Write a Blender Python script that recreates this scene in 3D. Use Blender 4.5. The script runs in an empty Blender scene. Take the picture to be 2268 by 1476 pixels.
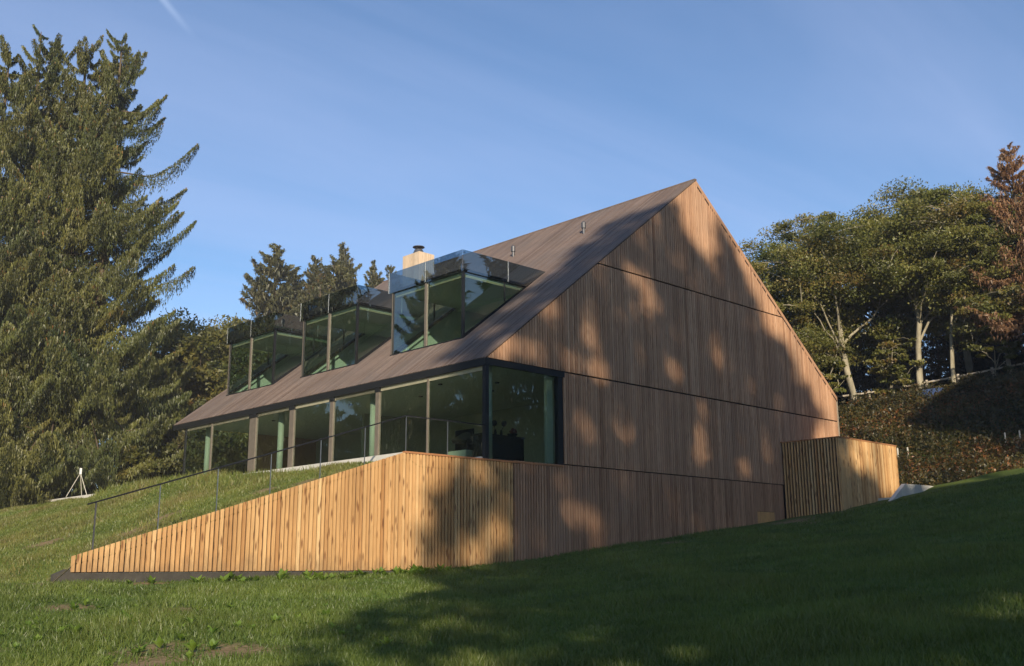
import bpy, math
import numpy as np
from mathutils import Matrix, Vector

S = bpy.context.scene
COL = S.collection
rng = np.random.default_rng(11)

# ------------------------------------------------------------------ camera
F_PX, PITCH, ROLL, YAW = 2295.0, math.radians(12.86), math.radians(-0.312), math.radians(46.153)
CAM = np.array([-19.114, -20.972, 0.0])
fw = np.array([math.cos(YAW) * math.cos(PITCH), math.sin(YAW) * math.cos(PITCH), math.sin(PITCH)])
rt = np.array([math.sin(YAW), -math.cos(YAW), 0.0])
up = np.cross(rt, fw)
r2 = rt * math.cos(ROLL) + up * math.sin(ROLL)
u2 = -rt * math.sin(ROLL) + up * math.cos(ROLL)
cd = bpy.data.cameras.new('camera')
cd.sensor_fit = 'HORIZONTAL'
cd.sensor_width = 36.0
cd.lens = F_PX / 2268.0 * 36.0
cd.clip_start = 0.1
cd.clip_end = 3000
cam = bpy.data.objects.new('camera', cd)
COL.objects.link(cam)
cam.matrix_world = Matrix(((r2[0], u2[0], -fw[0], CAM[0]), (r2[1], u2[1], -fw[1], CAM[1]), (r2[2], u2[2], -fw[2], CAM[2]), (0, 0, 0, 1)))
S.camera = cam

# ------------------------------------------------------------------ sun, sky, exposure
SUN_EL = math.radians(21.0)
SX, SY = -0.62, -0.7846
SUN = Vector((SX * math.cos(SUN_EL), SY * math.cos(SUN_EL), math.sin(SUN_EL))).normalized()
SUN_STRENGTH, SKY_STRENGTH, EXPOSURE = 4.8, 0.12, 0.42
ld = bpy.data.lights.new('sun', 'SUN')
ld.energy = SUN_STRENGTH
ld.angle = math.radians(0.8)
ld.color = (1.0, 0.86, 0.66)
sun = bpy.data.objects.new('sun', ld)
COL.objects.link(sun)
sun.rotation_euler = SUN.to_track_quat('Z', 'Y').to_euler()
sun.location = (-40, -50, 60)

W = bpy.data.worlds.new('World')
S.world = W
W.use_nodes = True
nt = W.node_tree
nt.nodes.clear()


def N(t, typ, **kw):
    n = t.nodes.new(typ)
    for k, v in kw.items():
        setattr(n, k, v)
    return n


def L(t, a, b):
    t.links.new(a, b)


sky = N(nt, 'ShaderNodeTexSky', sky_type='NISHITA', sun_disc=False)
sky.sun_elevation = SUN_EL
sky.sun_rotation = math.atan2(SX, SY)
sky.altitude = 200
sky.air_density = 1.0
sky.dust_density = 0.25
sky.ozone_density = 4.3
tc = N(nt, 'ShaderNodeTexCoord')
# thin streaks of cirrus: noise stretched along one direction on a flat layer high above
sep = N(nt, 'ShaderNodeSeparateXYZ')
L(nt, tc.outputs['Generated'], sep.inputs[0])
zc = N(nt, 'ShaderNodeMath', operation='MAXIMUM')
L(nt, sep.outputs[2], zc.inputs[0])
zc.inputs[1].default_value = 0.06
dx = N(nt, 'ShaderNodeMath', operation='DIVIDE')
dy = N(nt, 'ShaderNodeMath', operation='DIVIDE')
L(nt, sep.outputs[0], dx.inputs[0]); L(nt, zc.outputs[0], dx.inputs[1])
L(nt, sep.outputs[1], dy.inputs[0]); L(nt, zc.outputs[0], dy.inputs[1])
cmb = N(nt, 'ShaderNodeCombineXYZ')
L(nt, dx.outputs[0], cmb.inputs[0]); L(nt, dy.outputs[0], cmb.inputs[1])
mp = N(nt, 'ShaderNodeMapping')
mp.inputs['Rotation'].default_value = (0, 0, math.radians(-28))
mp.inputs['Scale'].default_value = (0.32, 1.5, 1)
L(nt, cmb.outputs[0], mp.inputs[0])
nz = N(nt, 'ShaderNodeTexNoise')
nz.inputs['Scale'].default_value = 0.9
nz.inputs['Detail'].default_value = 5
nz.inputs['Roughness'].default_value = 0.55
nz.inputs['Distortion'].default_value = 0.6
L(nt, mp.outputs[0], nz.inputs['Vector'])
rr = N(nt, 'ShaderNodeMapRange')
rr.inputs[1].default_value = 0.30
rr.inputs[2].default_value = 0.86
rr.inputs[3].default_value = 0.0
rr.inputs[4].default_value = 0.40
L(nt, nz.outputs[0], rr.inputs[0])
mixc = N(nt, 'ShaderNodeMix', data_type='RGBA')
L(nt, rr.outputs[0], mixc.inputs[0])
L(nt, sky.outputs[0], mixc.inputs[6])
mixc.inputs[7].default_value = (4.1, 4.7, 6.9, 1)
# contrail: a short fading line on the same layer
def vmath(op, a, b):
    n = N(nt, 'ShaderNodeVectorMath', operation=op)
    L(nt, a, n.inputs[0]); n.inputs[1].default_value = b
    return n
def skyflat(u, v):
    d = fw + (u - 1134) / F_PX * r2 - (v - 738) / F_PX * u2
    return np.array([d[0] / d[2], d[1] / d[2]])
c0, c1 = np.array([-0.19, 1.80]), np.array([0.10, 2.22])
c0, c1 = skyflat(352, -12), skyflat(436, 92)
cdv = (c1 - c0); clen = float(np.hypot(*cdv)); cdv = cdv / clen
off = vmath('SUBTRACT', cmb.outputs[0], (c0[0], c0[1], 0))
al = vmath('DOT_PRODUCT', off.outputs[0], (cdv[0], cdv[1], 0))
ac = vmath('DOT_PRODUCT', off.outputs[0], (-cdv[1], cdv[0], 0))
ab = N(nt, 'ShaderNodeMath', operation='ABSOLUTE'); L(nt, ac.outputs['Value'], ab.inputs[0])
m1 = N(nt, 'ShaderNodeMapRange', interpolation_type='SMOOTHSTEP'); L(nt, ab.outputs[0], m1.inputs[0])
m1.inputs[1].default_value = 0.0; m1.inputs[2].default_value = 0.013; m1.inputs[3].default_value = 1; m1.inputs[4].default_value = 0
m2 = N(nt, 'ShaderNodeMapRange', interpolation_type='SMOOTHSTEP'); L(nt, al.outputs['Value'], m2.inputs[0])
m2.inputs[1].default_value = -clen * 0.5; m2.inputs[2].default_value = clen * 1.1; m2.inputs[3].default_value = 0.18; m2.inputs[4].default_value = 0
m3 = N(nt, 'ShaderNodeMapRange', interpolation_type='SMOOTHSTEP'); L(nt, al.outputs['Value'], m3.inputs[0])
m3.inputs[1].default_value = -clen * 1.2; m3.inputs[2].default_value = -clen * 0.3; m3.inputs[3].default_value = 0; m3.inputs[4].default_value = 1
mm = N(nt, 'ShaderNodeMath', operation='MULTIPLY'); L(nt, m1.outputs[0], mm.inputs[0]); L(nt, m2.outputs[0], mm.inputs[1])
mm2 = N(nt, 'ShaderNodeMath', operation='MULTIPLY'); L(nt, mm.outputs[0], mm2.inputs[0]); L(nt, m3.outputs[0], mm2.inputs[1])
mixd = N(nt, 'ShaderNodeMix', data_type='RGBA')
L(nt, mm2.outputs[0], mixd.inputs[0]); L(nt, mixc.outputs[2], mixd.inputs[6])
mixd.inputs[7].default_value = (9, 10, 11.5, 1)
bg = N(nt, 'ShaderNodeBackground')
bg.inputs[1].default_value = SKY_STRENGTH
L(nt, mixd.outputs[2], bg.inputs[0])
wo = N(nt, 'ShaderNodeOutputWorld')
L(nt, bg.outputs[0], wo.inputs[0])

S.view_settings.view_transform = 'Standard'
S.view_settings.look = 'None'
S.view_settings.exposure = EXPOSURE
S.view_settings.gamma = 1
S.view_settings.use_curve_mapping = False
S.render.engine = 'CYCLES'
S.cycles.max_bounces = 10
S.cycles.transparent_max_bounces = 24
S.cycles.sample_clamp_indirect = 6
S.cycles.use_denoising = True

# ------------------------------------------------------------------ materials


def new_mat(name):
    m = bpy.data.materials.new(name)
    m.use_nodes = True
    t = m.node_tree
    t.nodes.clear()
    o = N(t, 'ShaderNodeOutputMaterial')
    return m, t, o


def ramp(t, stops):
    n = N(t, 'ShaderNodeValToRGB')
    e = n.color_ramp.elements
    while len(e) < len(stops):
        e.new(0.5)
    for k, (p, c) in enumerate(stops):
        e[k].position = p
        e[k].color = (*c, 1)
    return n


def noise(t, vec, scale, detail=4, rough=0.55, vscale=(1, 1, 1)):
    m = N(t, 'ShaderNodeMapping')
    m.inputs['Scale'].default_value = vscale
    L(t, vec, m.inputs[0])
    n = N(t, 'ShaderNodeTexNoise')
    n.inputs['Scale'].default_value = scale
    n.inputs['Detail'].default_value = detail
    n.inputs['Roughness'].default_value = rough
    L(t, m.outputs[0], n.inputs['Vector'])
    return n.outputs[0]


def maprange(t, x, a, b, c, d):
    n = N(t, 'ShaderNodeMapRange')
    L(t, x, n.inputs[0])
    for i, v in enumerate((a, b, c, d)):
        n.inputs[i + 1].default_value = v
    return n.outputs[0]


def mul(t, col, fac):
    n = N(t, 'ShaderNodeMix', data_type='RGBA', blend_type='MULTIPLY')
    n.inputs[0].default_value = 1
    L(t, col, n.inputs[6]); L(t, fac, n.inputs[7])
    return n.outputs[2]


def mixcol(t, fac, a, b):
    n = N(t, 'ShaderNodeMix', data_type='RGBA')
    for s, i in ((fac, 0), (a, 6), (b, 7)):
        if isinstance(s, tuple):
            n.inputs[i].default_value = (*s, 1)
        elif isinstance(s, float):
            n.inputs[i].default_value = s
        else:
            L(t, s, n.inputs[i])
    return n.outputs[2]


def principled(t, o, col, rough=0.7, metal=0.0, spec=0.3, bump=None, bstr=0.2):
    b = N(t, 'ShaderNodeBsdfPrincipled')
    if isinstance(col, tuple):
        b.inputs['Base Color'].default_value = (*col, 1)
    else:
        L(t, col, b.inputs['Base Color'])
    b.inputs['Roughness'].default_value = rough
    b.inputs['Metallic'].default_value = metal
    b.inputs['Specular IOR Level'].default_value = spec
    if bump is not None:
        n = N(t, 'ShaderNodeBump')
        n.inputs['Strength'].default_value = bstr
        n.inputs['Distance'].default_value = 0.01
        L(t, bump, n.inputs['Height'])
        L(t, n.outputs[0], b.inputs['Normal'])
    L(t, b.outputs[0], o.inputs[0])
    return b


def attr(t, name='rnd'):
    a = N(t, 'ShaderNodeAttribute')
    a.attribute_name = name
    return a.outputs['Fac']


def wood(name, stops, knot=0.5, along=(1, 1, 0.05), rough=0.75, stain=None, splash=False):
    """sawn boards: tone per board (attribute rnd), grain stretched along the board, small dark knots"""
    m, t, o = new_mat(name)
    g = N(t, 'ShaderNodeNewGeometry')
    a = attr(t)
    cr = ramp(t, stops)
    L(t, a, cr.inputs[0])
    gr = noise(t, g.outputs['Position'], 55, 5, 0.6, along)
    c = mul(t, cr.outputs[0], maprange(t, gr, 0.25, 0.75, 0.72, 1.22))
    big = noise(t, g.outputs['Position'], 1.1, 3, 0.5, (1, 1, 0.35))
    c = mul(t, c, maprange(t, big, 0.3, 0.7, 0.85, 1.12))
    if knot:
        mpn = N(t, 'ShaderNodeMapping')
        mpn.inputs['Scale'].default_value = (9.3, 9.3, 2.1)
        L(t, g.outputs['Position'], mpn.inputs[0])
        v = N(t, 'ShaderNodeTexVoronoi')
        v.inputs['Scale'].default_value = 1.0
        L(t, mpn.outputs[0], v.inputs['Vector'])
        k = maprange(t, v.outputs['Distance'], 0.12, 0.30, knot, 0.0)
        c = mixcol(t, k, c, (0.16, 0.065, 0.025))
    if splash:
        sx_ = N(t, 'ShaderNodeSeparateXYZ')
        L(t, g.outputs['Position'], sx_.inputs[0])
        hz_ = N(t, 'ShaderNodeMath', operation='ADD')
        L(t, sx_.outputs[2], hz_.inputs[0])
        L(t, maprange(t, noise(t, g.outputs['Position'], 3.0, 5, 0.7, (1, 1, 0.5)), 0.3, 0.7, -0.30, 0.30), hz_.inputs[1])
        c = mixcol(t, maprange(t, hz_.outputs[0], 0.0, 0.35, 0.5, 0.0), c, (0.24, 0.15, 0.08))
    if stain:
        st = noise(t, g.outputs['Position'], 0.55, 4, 0.6, (1, 1, 0.5))
        c = mixcol(t, maprange(t, st, 0.42, 0.72, 0.0, 0.6), c, stain)
    principled(t, o, c, rough, 0, 0.25, gr, 0.3)
    return m


def plain(name, col, rough=0.6, metal=0.0, spec=0.4, var=0.12, scale=6):
    m, t, o = new_mat(name)
    g = N(t, 'ShaderNodeNewGeometry')
    n1 = noise(t, g.outputs['Position'], scale, 4, 0.6)
    base = N(t, 'ShaderNodeRGB')
    base.outputs[0].default_value = (*col, 1)
    c = mul(t, base.outputs[0], maprange(t, n1, 0.3, 0.7, 1 - var, 1 + var))
    principled(t, o, c, rough, metal, spec, n1, 0.06)
    return m


def foliage(name, stops, trans=0.3, patch=0.35, pscale=0.5):
    m, t, o = new_mat(name)
    g = N(t, 'ShaderNodeNewGeometry')
    cr = ramp(t, stops)
    L(t, attr(t), cr.inputs[0])
    p = noise(t, g.outputs['Position'], pscale, 3, 0.6)
    c = mul(t, cr.outputs[0], maprange(t, p, 0.3, 0.7, 1 - patch, 1 + patch))
    d = N(t, 'ShaderNodeBsdfDiffuse')
    L(t, c, d.inputs[0])
    tr = N(t, 'ShaderNodeBsdfTranslucent')
    L(t, c, tr.inputs[0])
    mx = N(t, 'ShaderNodeMixShader')
    mx.inputs[0].default_value = trans
    L(t, d.outputs[0], mx.inputs[1]); L(t, tr.outputs[0], mx.inputs[2])
    gl = N(t, 'ShaderNodeBsdfGlossy')
    gl.inputs['Roughness'].default_value = 0.45
    gl.inputs[0].default_value = (1, 1, 1, 1)
    mx2 = N(t, 'ShaderNodeMixShader')
    mx2.inputs[0].default_value = 0.025
    L(t, mx.outputs[0], mx2.inputs[1]); L(t, gl.outputs[0], mx2.inputs[2])
    L(t, mx2.outputs[0], o.inputs[0])
    return m


def glass(name, tint, ior):
    """coated float glass: tinted see-through, mirror part by Fresnel"""
    m, t, o = new_mat(name)
    fr = N(t, 'ShaderNodeFresnel')
    fr.inputs[0].default_value = ior
    tr = N(t, 'ShaderNodeBsdfTransparent')
    tr.inputs[0].default_value = (*tint, 1)
    gl = N(t, 'ShaderNodeBsdfGlossy')
    gl.inputs['Roughness'].default_value = 0.0
    gl.inputs[0].default_value = (0.86, 0.93, 0.92, 1)
    g = N(t, 'ShaderNodeNewGeometry')
    wob = noise(t, g.outputs['Position'], 0.9, 2, 0.5)
    bp = N(t, 'ShaderNodeBump')
    bp.inputs['Strength'].default_value = 0.05
    bp.inputs['Distance'].default_value = 0.02
    L(t, wob, bp.inputs['Height'])
    L(t, bp.outputs[0], gl.inputs['Normal'])
    mx = N(t, 'ShaderNodeMixShader')
    inv = N(t, 'ShaderNodeMath', operation='SUBTRACT')
    inv.inputs[0].default_value = 1.0
    L(t, g.outputs['Backfacing'], inv.inputs[1])
    one = N(t, 'ShaderNodeMath', operation='MULTIPLY')
    L(t, fr.outputs[0], one.inputs[0]); L(t, inv.outputs[0], one.inputs[1])
    L(t, one.outputs[0], mx.inputs[0]); L(t, tr.outputs[0], mx.inputs[1]); L(t, gl.outputs[0], mx.inputs[2])
    L(t, mx.outputs[0], o.inputs[0])
    return m


M = {}
M['new_wood'] = wood('fresh_larch', [(0, (0.42, 0.215, 0.082)), (0.5, (0.58, 0.342, 0.148)), (1, (0.71, 0.48, 0.24))], 0.85, splash=True)
M['cap_wood'] = wood('capping_larch', [(0, (0.36, 0.16, 0.07)), (1, (0.42, 0.20, 0.09))], 0.2, (0.05, 1, 1))
M['old_wood'] = wood('weathered_larch', [(0, (0.29, 0.150, 0.082)), (0.45, (0.51, 0.292, 0.170)), (1, (0.66, 0.425, 0.27))], 0.4, stain=(0.41, 0.26, 0.17))
M['chimney_wood'] = wood('pale_larch', [(0, (0.54, 0.40, 0.27)), (1, (0.70, 0.56, 0.41))], 0.4)
M['hatch_wood'] = wood('hatch_larch', [(0, (0.62, 0.33, 0.13)), (1, (0.66, 0.37, 0.15))], 0.4)
M['roof_wood'] = wood('roof_larch', [(0, (0.132, 0.094, 0.075)), (0.5, (0.182, 0.132, 0.106)), (1, (0.235, 0.178, 0.145))], 0.2, (0.12, 1, 0.12), 0.8, stain=(0.145, 0.122, 0.11))
M['dark_back'] = plain('dark_membrane', (0.035, 0.022, 0.016), 0.9)
M['black'] = plain('black_aluminium', (0.012, 0.013, 0.014), 0.45, 0.0, 0.4)
M['taupe'] = plain('taupe_aluminium', (0.20, 0.17, 0.135), 0.4, 0.3, 0.4)
M['beige'] = plain('beige_blind', (0.42, 0.36, 0.27), 0.7)
M['steel'] = plain('brushed_steel', (0.45, 0.45, 0.44), 0.35, 0.9)
M['rail'] = plain('dark_handrail', (0.02, 0.02, 0.022), 0.4, 0.4)
M['plinth'] = plain('dark_plinth', (0.055, 0.05, 0.042), 0.85, var=0.3, scale=3)
M['concrete'] = plain('pale_concrete', (0.56, 0.54, 0.49), 0.8, var=0.12, scale=2)
M['plaster'] = plain('pale_plaster', (0.62, 0.66, 0.58), 0.8, var=0.04)
M['ceiling'] = plain('ceiling_paint', (0.58, 0.60, 0.53), 0.85, var=0.04)
M['floorboard'] = plain('dull_floor', (0.30, 0.28, 0.23), 0.5)
M['column'] = plain('aqua_column', (0.52, 0.56, 0.52), 0.5, var=0.03)
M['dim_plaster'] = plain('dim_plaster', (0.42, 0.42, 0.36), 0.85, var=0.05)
M['dark_stuff'] = plain('dark_fabric', (0.02, 0.02, 0.022), 0.8)
M['red'] = plain('dark_red_cloth', (0.16, 0.03, 0.025), 0.8)
M['white'] = plain('white_paint', (0.78, 0.78, 0.76), 0.5, var=0.04)
M['grey_rail'] = plain('weathered_rail', (0.40, 0.35, 0.28), 0.85, var=0.3)
M['blue'] = plain('blue_tarp', (0.06, 0.10, 0.22), 0.6)
M['stake'] = plain('bleached_stake', (0.50, 0.47, 0.40), 0.8)
M['zinc'] = plain('grey_zinc', (0.12, 0.12, 0.125), 0.45, 0.6)
M['glass'] = glass('green_tinted_glass', (0.765, 0.83, 0.765), 2.25)
M['dormer_glass'] = glass('blue_coated_glass', (0.75, 0.84, 0.785), 2.6)
M['rail_glass'] = glass('smoked_railing_glass', (0.42, 0.50, 0.55), 3.0)
M['spruce'] = foliage('spruce_needles', [(0, (0.045, 0.062, 0.018)), (0.5, (0.112, 0.118, 0.030)), (0.90, (0.175, 0.165, 0.042)), (0.955, (0.15, 0.13, 0.035)), (0.97, (0.23, 0.115, 0.035)), (1, (0.26, 0.12, 0.04))], 0.22, 0.35, 0.55)
M['far_spruce'] = foliage('far_conifer_needles', [(0, (0.05, 0.056, 0.022)), (0.6, (0.10, 0.098, 0.038)), (0.95, (0.16, 0.12, 0.045)), (1, (0.19, 0.10, 0.04))], 0.2, 0.3, 0.3)
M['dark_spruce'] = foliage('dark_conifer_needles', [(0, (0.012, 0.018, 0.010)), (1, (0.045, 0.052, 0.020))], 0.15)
M['larch'] = foliage('rusty_needles', [(0, (0.20, 0.105, 0.055)), (0.5, (0.32, 0.18, 0.09)), (1, (0.38, 0.24, 0.115))], 0.4)
M['beech'] = foliage('beech_leaves', [(0, (0.075, 0.092, 0.018)), (0.55, (0.170, 0.168, 0.036)), (0.85, (0.215, 0.165, 0.042)), (1, (0.23, 0.13, 0.035))], 0.35, 0.35, 0.45)
M['autumn'] = foliage('yellowing_leaves', [(0, (0.058, 0.072, 0.017)), (0.5, (0.128, 0.126, 0.028)), (1, (0.19, 0.15, 0.034))], 0.35, 0.3, 0.35)
M['shade_leaf'] = foliage('broad_leaves', [(0, (0.03, 0.045, 0.01)), (1, (0.085, 0.10, 0.02))], 0.12)
M['bracken'] = foliage('bracken_leaves', [(0, (0.022, 0.026, 0.008)), (0.4, (0.060, 0.056, 0.016)), (0.75, (0.105, 0.075, 0.022)), (0.93, (0.145, 0.066, 0.022)), (1, (0.22, 0.085, 0.025))], 0.25, 0.4, 0.5)
M['grass'] = foliage('grass_blades', [(0, (0.070, 0.125, 0.022)), (0.45, (0.145, 0.190, 0.036)), (0.7, (0.205, 0.205, 0.054)), (0.85, (0.22, 0.185, 0.065)), (1, (0.30, 0.22, 0.09))], 0.4, 0.25, 0.8)
M['weed'] = foliage('weed_leaves', [(0, (0.12, 0.21, 0.028)), (1, (0.20, 0.29, 0.04))], 0.45, 0.1)


def bark(name, c0, c1, sc=4):
    m, t, o = new_mat(name)
    g = N(t, 'ShaderNodeNewGeometry')
    n1 = noise(t, g.outputs['Position'], sc, 5, 0.65, (1, 1, 0.35))
    cr = ramp(t, [(0.3, c0), (0.7, c1)])
    L(t, n1, cr.inputs[0])
    principled(t, o, cr.outputs[0], 0.9, 0, 0.2, n1, 0.5)
    return m


M['beech_bark'] = bark('beech_bark', (0.20, 0.175, 0.12), (0.40, 0.36, 0.26))
M['bark'] = bark('brown_bark', (0.055, 0.04, 0.026), (0.15, 0.11, 0.07))

# ground: grass, drier on the slope, bare earth where the attribute says so
m, t, o = new_mat('lawn_ground')
g = N(t, 'ShaderNodeNewGeometry')
n1 = noise(t, g.outputs['Position'], 1.3, 5, 0.6)
n2 = noise(t, g.outputs['Position'], 14, 4, 0.7)
crg = ramp(t, [(0.25, (0.055, 0.085, 0.018)), (0.55, (0.095, 0.125, 0.028)), (0.8, (0.14, 0.145, 0.042))])
L(t, n1, crg.inputs[0])
c = mul(t, crg.outputs[0], maprange(t, n2, 0.25, 0.75, 0.65, 1.3))
cb = ramp(t, [(0.3, (0.16, 0.105, 0.055)), (0.7, (0.30, 0.215, 0.125))])
L(t, n2, cb.inputs[0])
bf = N(t, 'ShaderNodeMath', operation='ADD')
L(t, attr(t, 'bare'), bf.inputs[0])
L(t, maprange(t, n2, 0.3, 0.7, -0.25, 0.25), bf.inputs[1])
c = mixcol(t, maprange(t, bf.outputs[0], 0.35, 0.7, 0, 1), c, cb.outputs[0])
principled(t, o, c, 0.95, 0, 0.1, n2, 0.6)
M['lawn'] = m
m, t, o = new_mat('woodland_floor')
g = N(t, 'ShaderNodeNewGeometry')
n1 = noise(t, g.outputs['Position'], 2.2, 5, 0.65)
crg = ramp(t, [(0.3, (0.02, 0.02, 0.009)), (0.6, (0.05, 0.038, 0.018)), (0.8, (0.09, 0.055, 0.025))])
L(t, n1, crg.inputs[0])
principled(t, o, crg.outputs[0], 0.95, 0, 0.1, n1, 0.6)
M['wood_floor'] = m

# ------------------------------------------------------------------ object helpers


def link(o, parent=None, world=True):
    COL.objects.link(o)
    if parent is not None:
        o.parent = parent
        if world:
            p = parent
            off = Vector((0, 0, 0))
            while p is not None:
                if p.type == 'EMPTY':
                    off = off + p.location
                p = p.parent
            if parent.type == 'EMPTY':
                o.matrix_parent_inverse = Matrix.Translation(-off)
    return o


def tag(o, label=None, cat=None, group=None, kind=None):
    for k, v in (('label', label), ('category', cat), ('group', group), ('kind', kind)):
        if v:
            o[k] = v
    return o


def empty(name, loc, label, cat, group=None):
    o = bpy.data.objects.new(name, None)
    o.empty_display_size = 0.3
    COL.objects.link(o)
    o.location = loc
    return tag(o, label, cat, group)


def np_mesh(name, verts, faces, mat, rnd=None, rname='rnd', smooth=False):
    """verts (n,3), faces (m,3) or (m,4) arrays"""
    me = bpy.data.meshes.new(name)
    v = np.asarray(verts, np.float32)
    f = np.asarray(faces, np.int32)
    k = f.shape[1]
    me.vertices.add(len(v))
    me.vertices.foreach_set('co', v.ravel())
    me.loops.add(f.size)
    me.loops.foreach_set('vertex_index', f.ravel())
    me.polygons.add(len(f))
    me.polygons.foreach_set('loop_start', np.arange(0, f.size, k, dtype=np.int32))
    me.polygons.foreach_set('loop_total', np.full(len(f), k, np.int32))
    if smooth:
        me.polygons.foreach_set('use_smooth', np.ones(len(f), bool))
    me.update(calc_edges=True)
    if rnd is not None:
        a = me.attributes.new(rname, 'FLOAT', 'FACE')
        a.data.foreach_set('value', np.broadcast_to(np.asarray(rnd, np.float32), (len(f),)).copy())
    me.materials.append(mat)
    return me


class MB:
    """collects boxes, prisms, tubes; build() makes one mesh object"""

    def __init__(self):
        self.v, self.f, self.r = [], [], []

    def poly(self, pts, faces, rnd=0.5):
        b = len(self.v)
        self.v += [tuple(p) for p in pts]
        for q in faces:
            self.f.append([b + i for i in q])
            self.r.append(rnd)

    def box(self, x0, x1, y0, y1, z0, z1, rnd=0.5):
        p = [(x0, y0, z0), (x1, y0, z0), (x1, y1, z0), (x0, y1, z0), (x0, y0, z1), (x1, y0, z1), (x1, y1, z1), (x0, y1, z1)]
        self.poly(p, [(0, 3, 2, 1), (4, 5, 6, 7), (0, 1, 5, 4), (1, 2, 6, 5), (2, 3, 7, 6), (3, 0, 4, 7)], rnd)
        return self

    def prism_y(self, pts, y0, y1, rnd=0.5):
        """polygon of (x,z) extruded along y"""
        n = len(pts)
        p = [(x, y0, z) for x, z in pts] + [(x, y1, z) for x, z in pts]
        fs = [tuple(range(n)), tuple(range(2 * n - 1, n - 1, -1))]
        fs += [(i, i + n, (i + 1) % n + n, (i + 1) % n) for i in range(n)]
        self.poly(p, fs, rnd)
        return self

    def bar(self, a, b, w, h, rnd=0.5):
        a, b = Vector(a), Vector(b)
        d = (b - a).normalized()
        u = d.cross(Vector((0, 0, 1)))
        u = u.normalized() if u.length > 1e-4 else Vector((1, 0, 0))
        n = u.cross(d).normalized()
        p = []
        for c in (a, b):
            for s, q in ((-1, -1), (1, -1), (1, 1), (-1, 1)):
                p.append(c + u * (w / 2 * s) + n * (h / 2 * q))
        self.poly(p, [(0, 1, 2, 3), (7, 6, 5, 4), (0, 4, 5, 1), (1, 5, 6, 2), (2, 6, 7, 3), (3, 7, 4, 0)], rnd)
        return self

    def tube(self, pts, rad, n=8, cap=True, rnd=0.5):
        pts = [Vector(p) for p in pts]
        b = len(self.v)
        for i, p in enumerate(pts):
            d = (pts[min(i + 1, len(pts) - 1)] - pts[max(i - 1, 0)]).normalized()
            u = d.cross(Vector((0, 0, 1)))
            u = u.normalized() if u.length > 1e-3 else Vector((1, 0, 0))
            w = d.cross(u).normalized()
            r = rad[i] if hasattr(rad, '__len__') else rad
            for k in range(n):
                a = 2 * math.pi * k / n
                self.v.append(tuple(p + u * (r * math.cos(a)) + w * (r * math.sin(a))))
        for i in range(len(pts) - 1):
            for k in range(n):
                self.f.append([b + i * n + k, b + i * n + (k + 1) % n, b + (i + 1) * n + (k + 1) % n, b + (i + 1) * n + k])
                self.r.append(rnd)
        if cap:
            self.f.append([b + k for k in range(n)][::-1]); self.r.append(rnd)
            e = b + (len(pts) - 1) * n
            self.f.append([e + k for k in range(n)]); self.r.append(rnd)
        return self

    def mesh(self, name, mat, smooth=False):
        me = bpy.data.meshes.new(name)
        me.from_pydata(self.v, [], self.f)
        a = me.attributes.new('rnd', 'FLOAT', 'FACE')
        a.data.foreach_set('value', np.asarray(self.r, np.float32))
        if smooth:
            me.polygons.foreach_set('use_smooth', np.ones(len(self.f), bool))
        me.materials.append(mat)
        return me

    def build(self, name, mat, parent=None, world=True, smooth=False):
        return link(bpy.data.objects.new(name, self.mesh(name, mat, smooth)), parent, world)


def boxo(name, mat, parent, *b, rnd=0.5):
    return MB().box(*b, rnd).build(name, mat, parent)


# ------------------------------------------------------------------ dimensions of the house (metres; gable plane y = 0, eaves side x = 0)
ZF, Z2, ZJ = 3.02, 5.77, 9.508
XA, ZA, WID, ZE2, LEN = 10.342, 13.774, 19.377, 6.783, 18.81
SL = (ZA - Z2) / XA
XC, XW = -2.78, -10.96


def roofz(x):
    return Z2 + SL * x if x <= XA else ZA - (ZA - ZE2) / (WID - XA) * (x - XA)


# ------------------------------------------------------------------ terrain
def sm(x):
    x = np.clip(x, 0, 1)
    return x * x * (3 - 2 * x)


F0X = [-30, -14, -11.1, -9.2, -6.5, -3.4, -1.94, 1.0, 4.0, 9.4, 14.8, 17.0, 19.0]
F0Z = [-0.3, -0.25, -0.2, -0.21, -0.16, -0.10, 0.0, 0.19, 0.51, 1.12, 1.74, 2.0, 2.35]


def lawn_plane(x, y):
    d = (x - CAM[0]) * fw[0] / math.cos(PITCH) + (y - CAM[1]) * fw[1] / math.cos(PITCH)
    tt = (x - CAM[0]) * rt[0] + (y - CAM[1]) * rt[1]
    d = np.clip(d, -12, 60)
    tt = np.clip(tt, -40, 24)
    return -1.6 + 0.0617 * d + np.where(tt > 0, 0.0974 * tt, -0.0167 * tt) + 0.1 * np.maximum(0, tt - 9.5)


def bank(x, y):
    n = 0.915 * x + 0.404 * np.minimum(y, 5)
    s = np.clip(0.404 * x - 0.915 * y, -30, 45)
    foot = 2.95 + 0.2 * np.maximum(0, s - 12)
    top = np.maximum(8.0 + 0.128 * (s - 7), foot + 3)
    z = foot + (top - foot) * sm((n - 19.5) / 12) + 0.10 * np.clip(n - 31.5, 0, 60)
    return z, sm((n - 17.0) / 2.0)


def small(x, y):
    return 0.03 * np.sin(1.1 * x + 0.7 * y) * np.sin(0.9 * y - 0.4 * x + 1) + 0.02 * np.sin(2.7 * x - 1.3 * y) + 0.012 * np.sin(5.1 * x + 3.3 * y)


def front_z(x, y):
    x = np.asarray(x, float); y = np.asarray(y, float)
    z = lawn_plane(x, y)
    w = np.clip((21.0 - x) / 2.0, 0, 1)
    z = z + (np.interp(x, F0X, F0Z) - lawn_plane(x, 0 * y)) * np.exp(np.minimum(y, 0) / 5.0) * w
    b, m = bank(x, y)
    return z * (1 - m) + b * m + small(x, y) * (1 - np.exp(np.minimum(y, 0) / 1.0))


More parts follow.
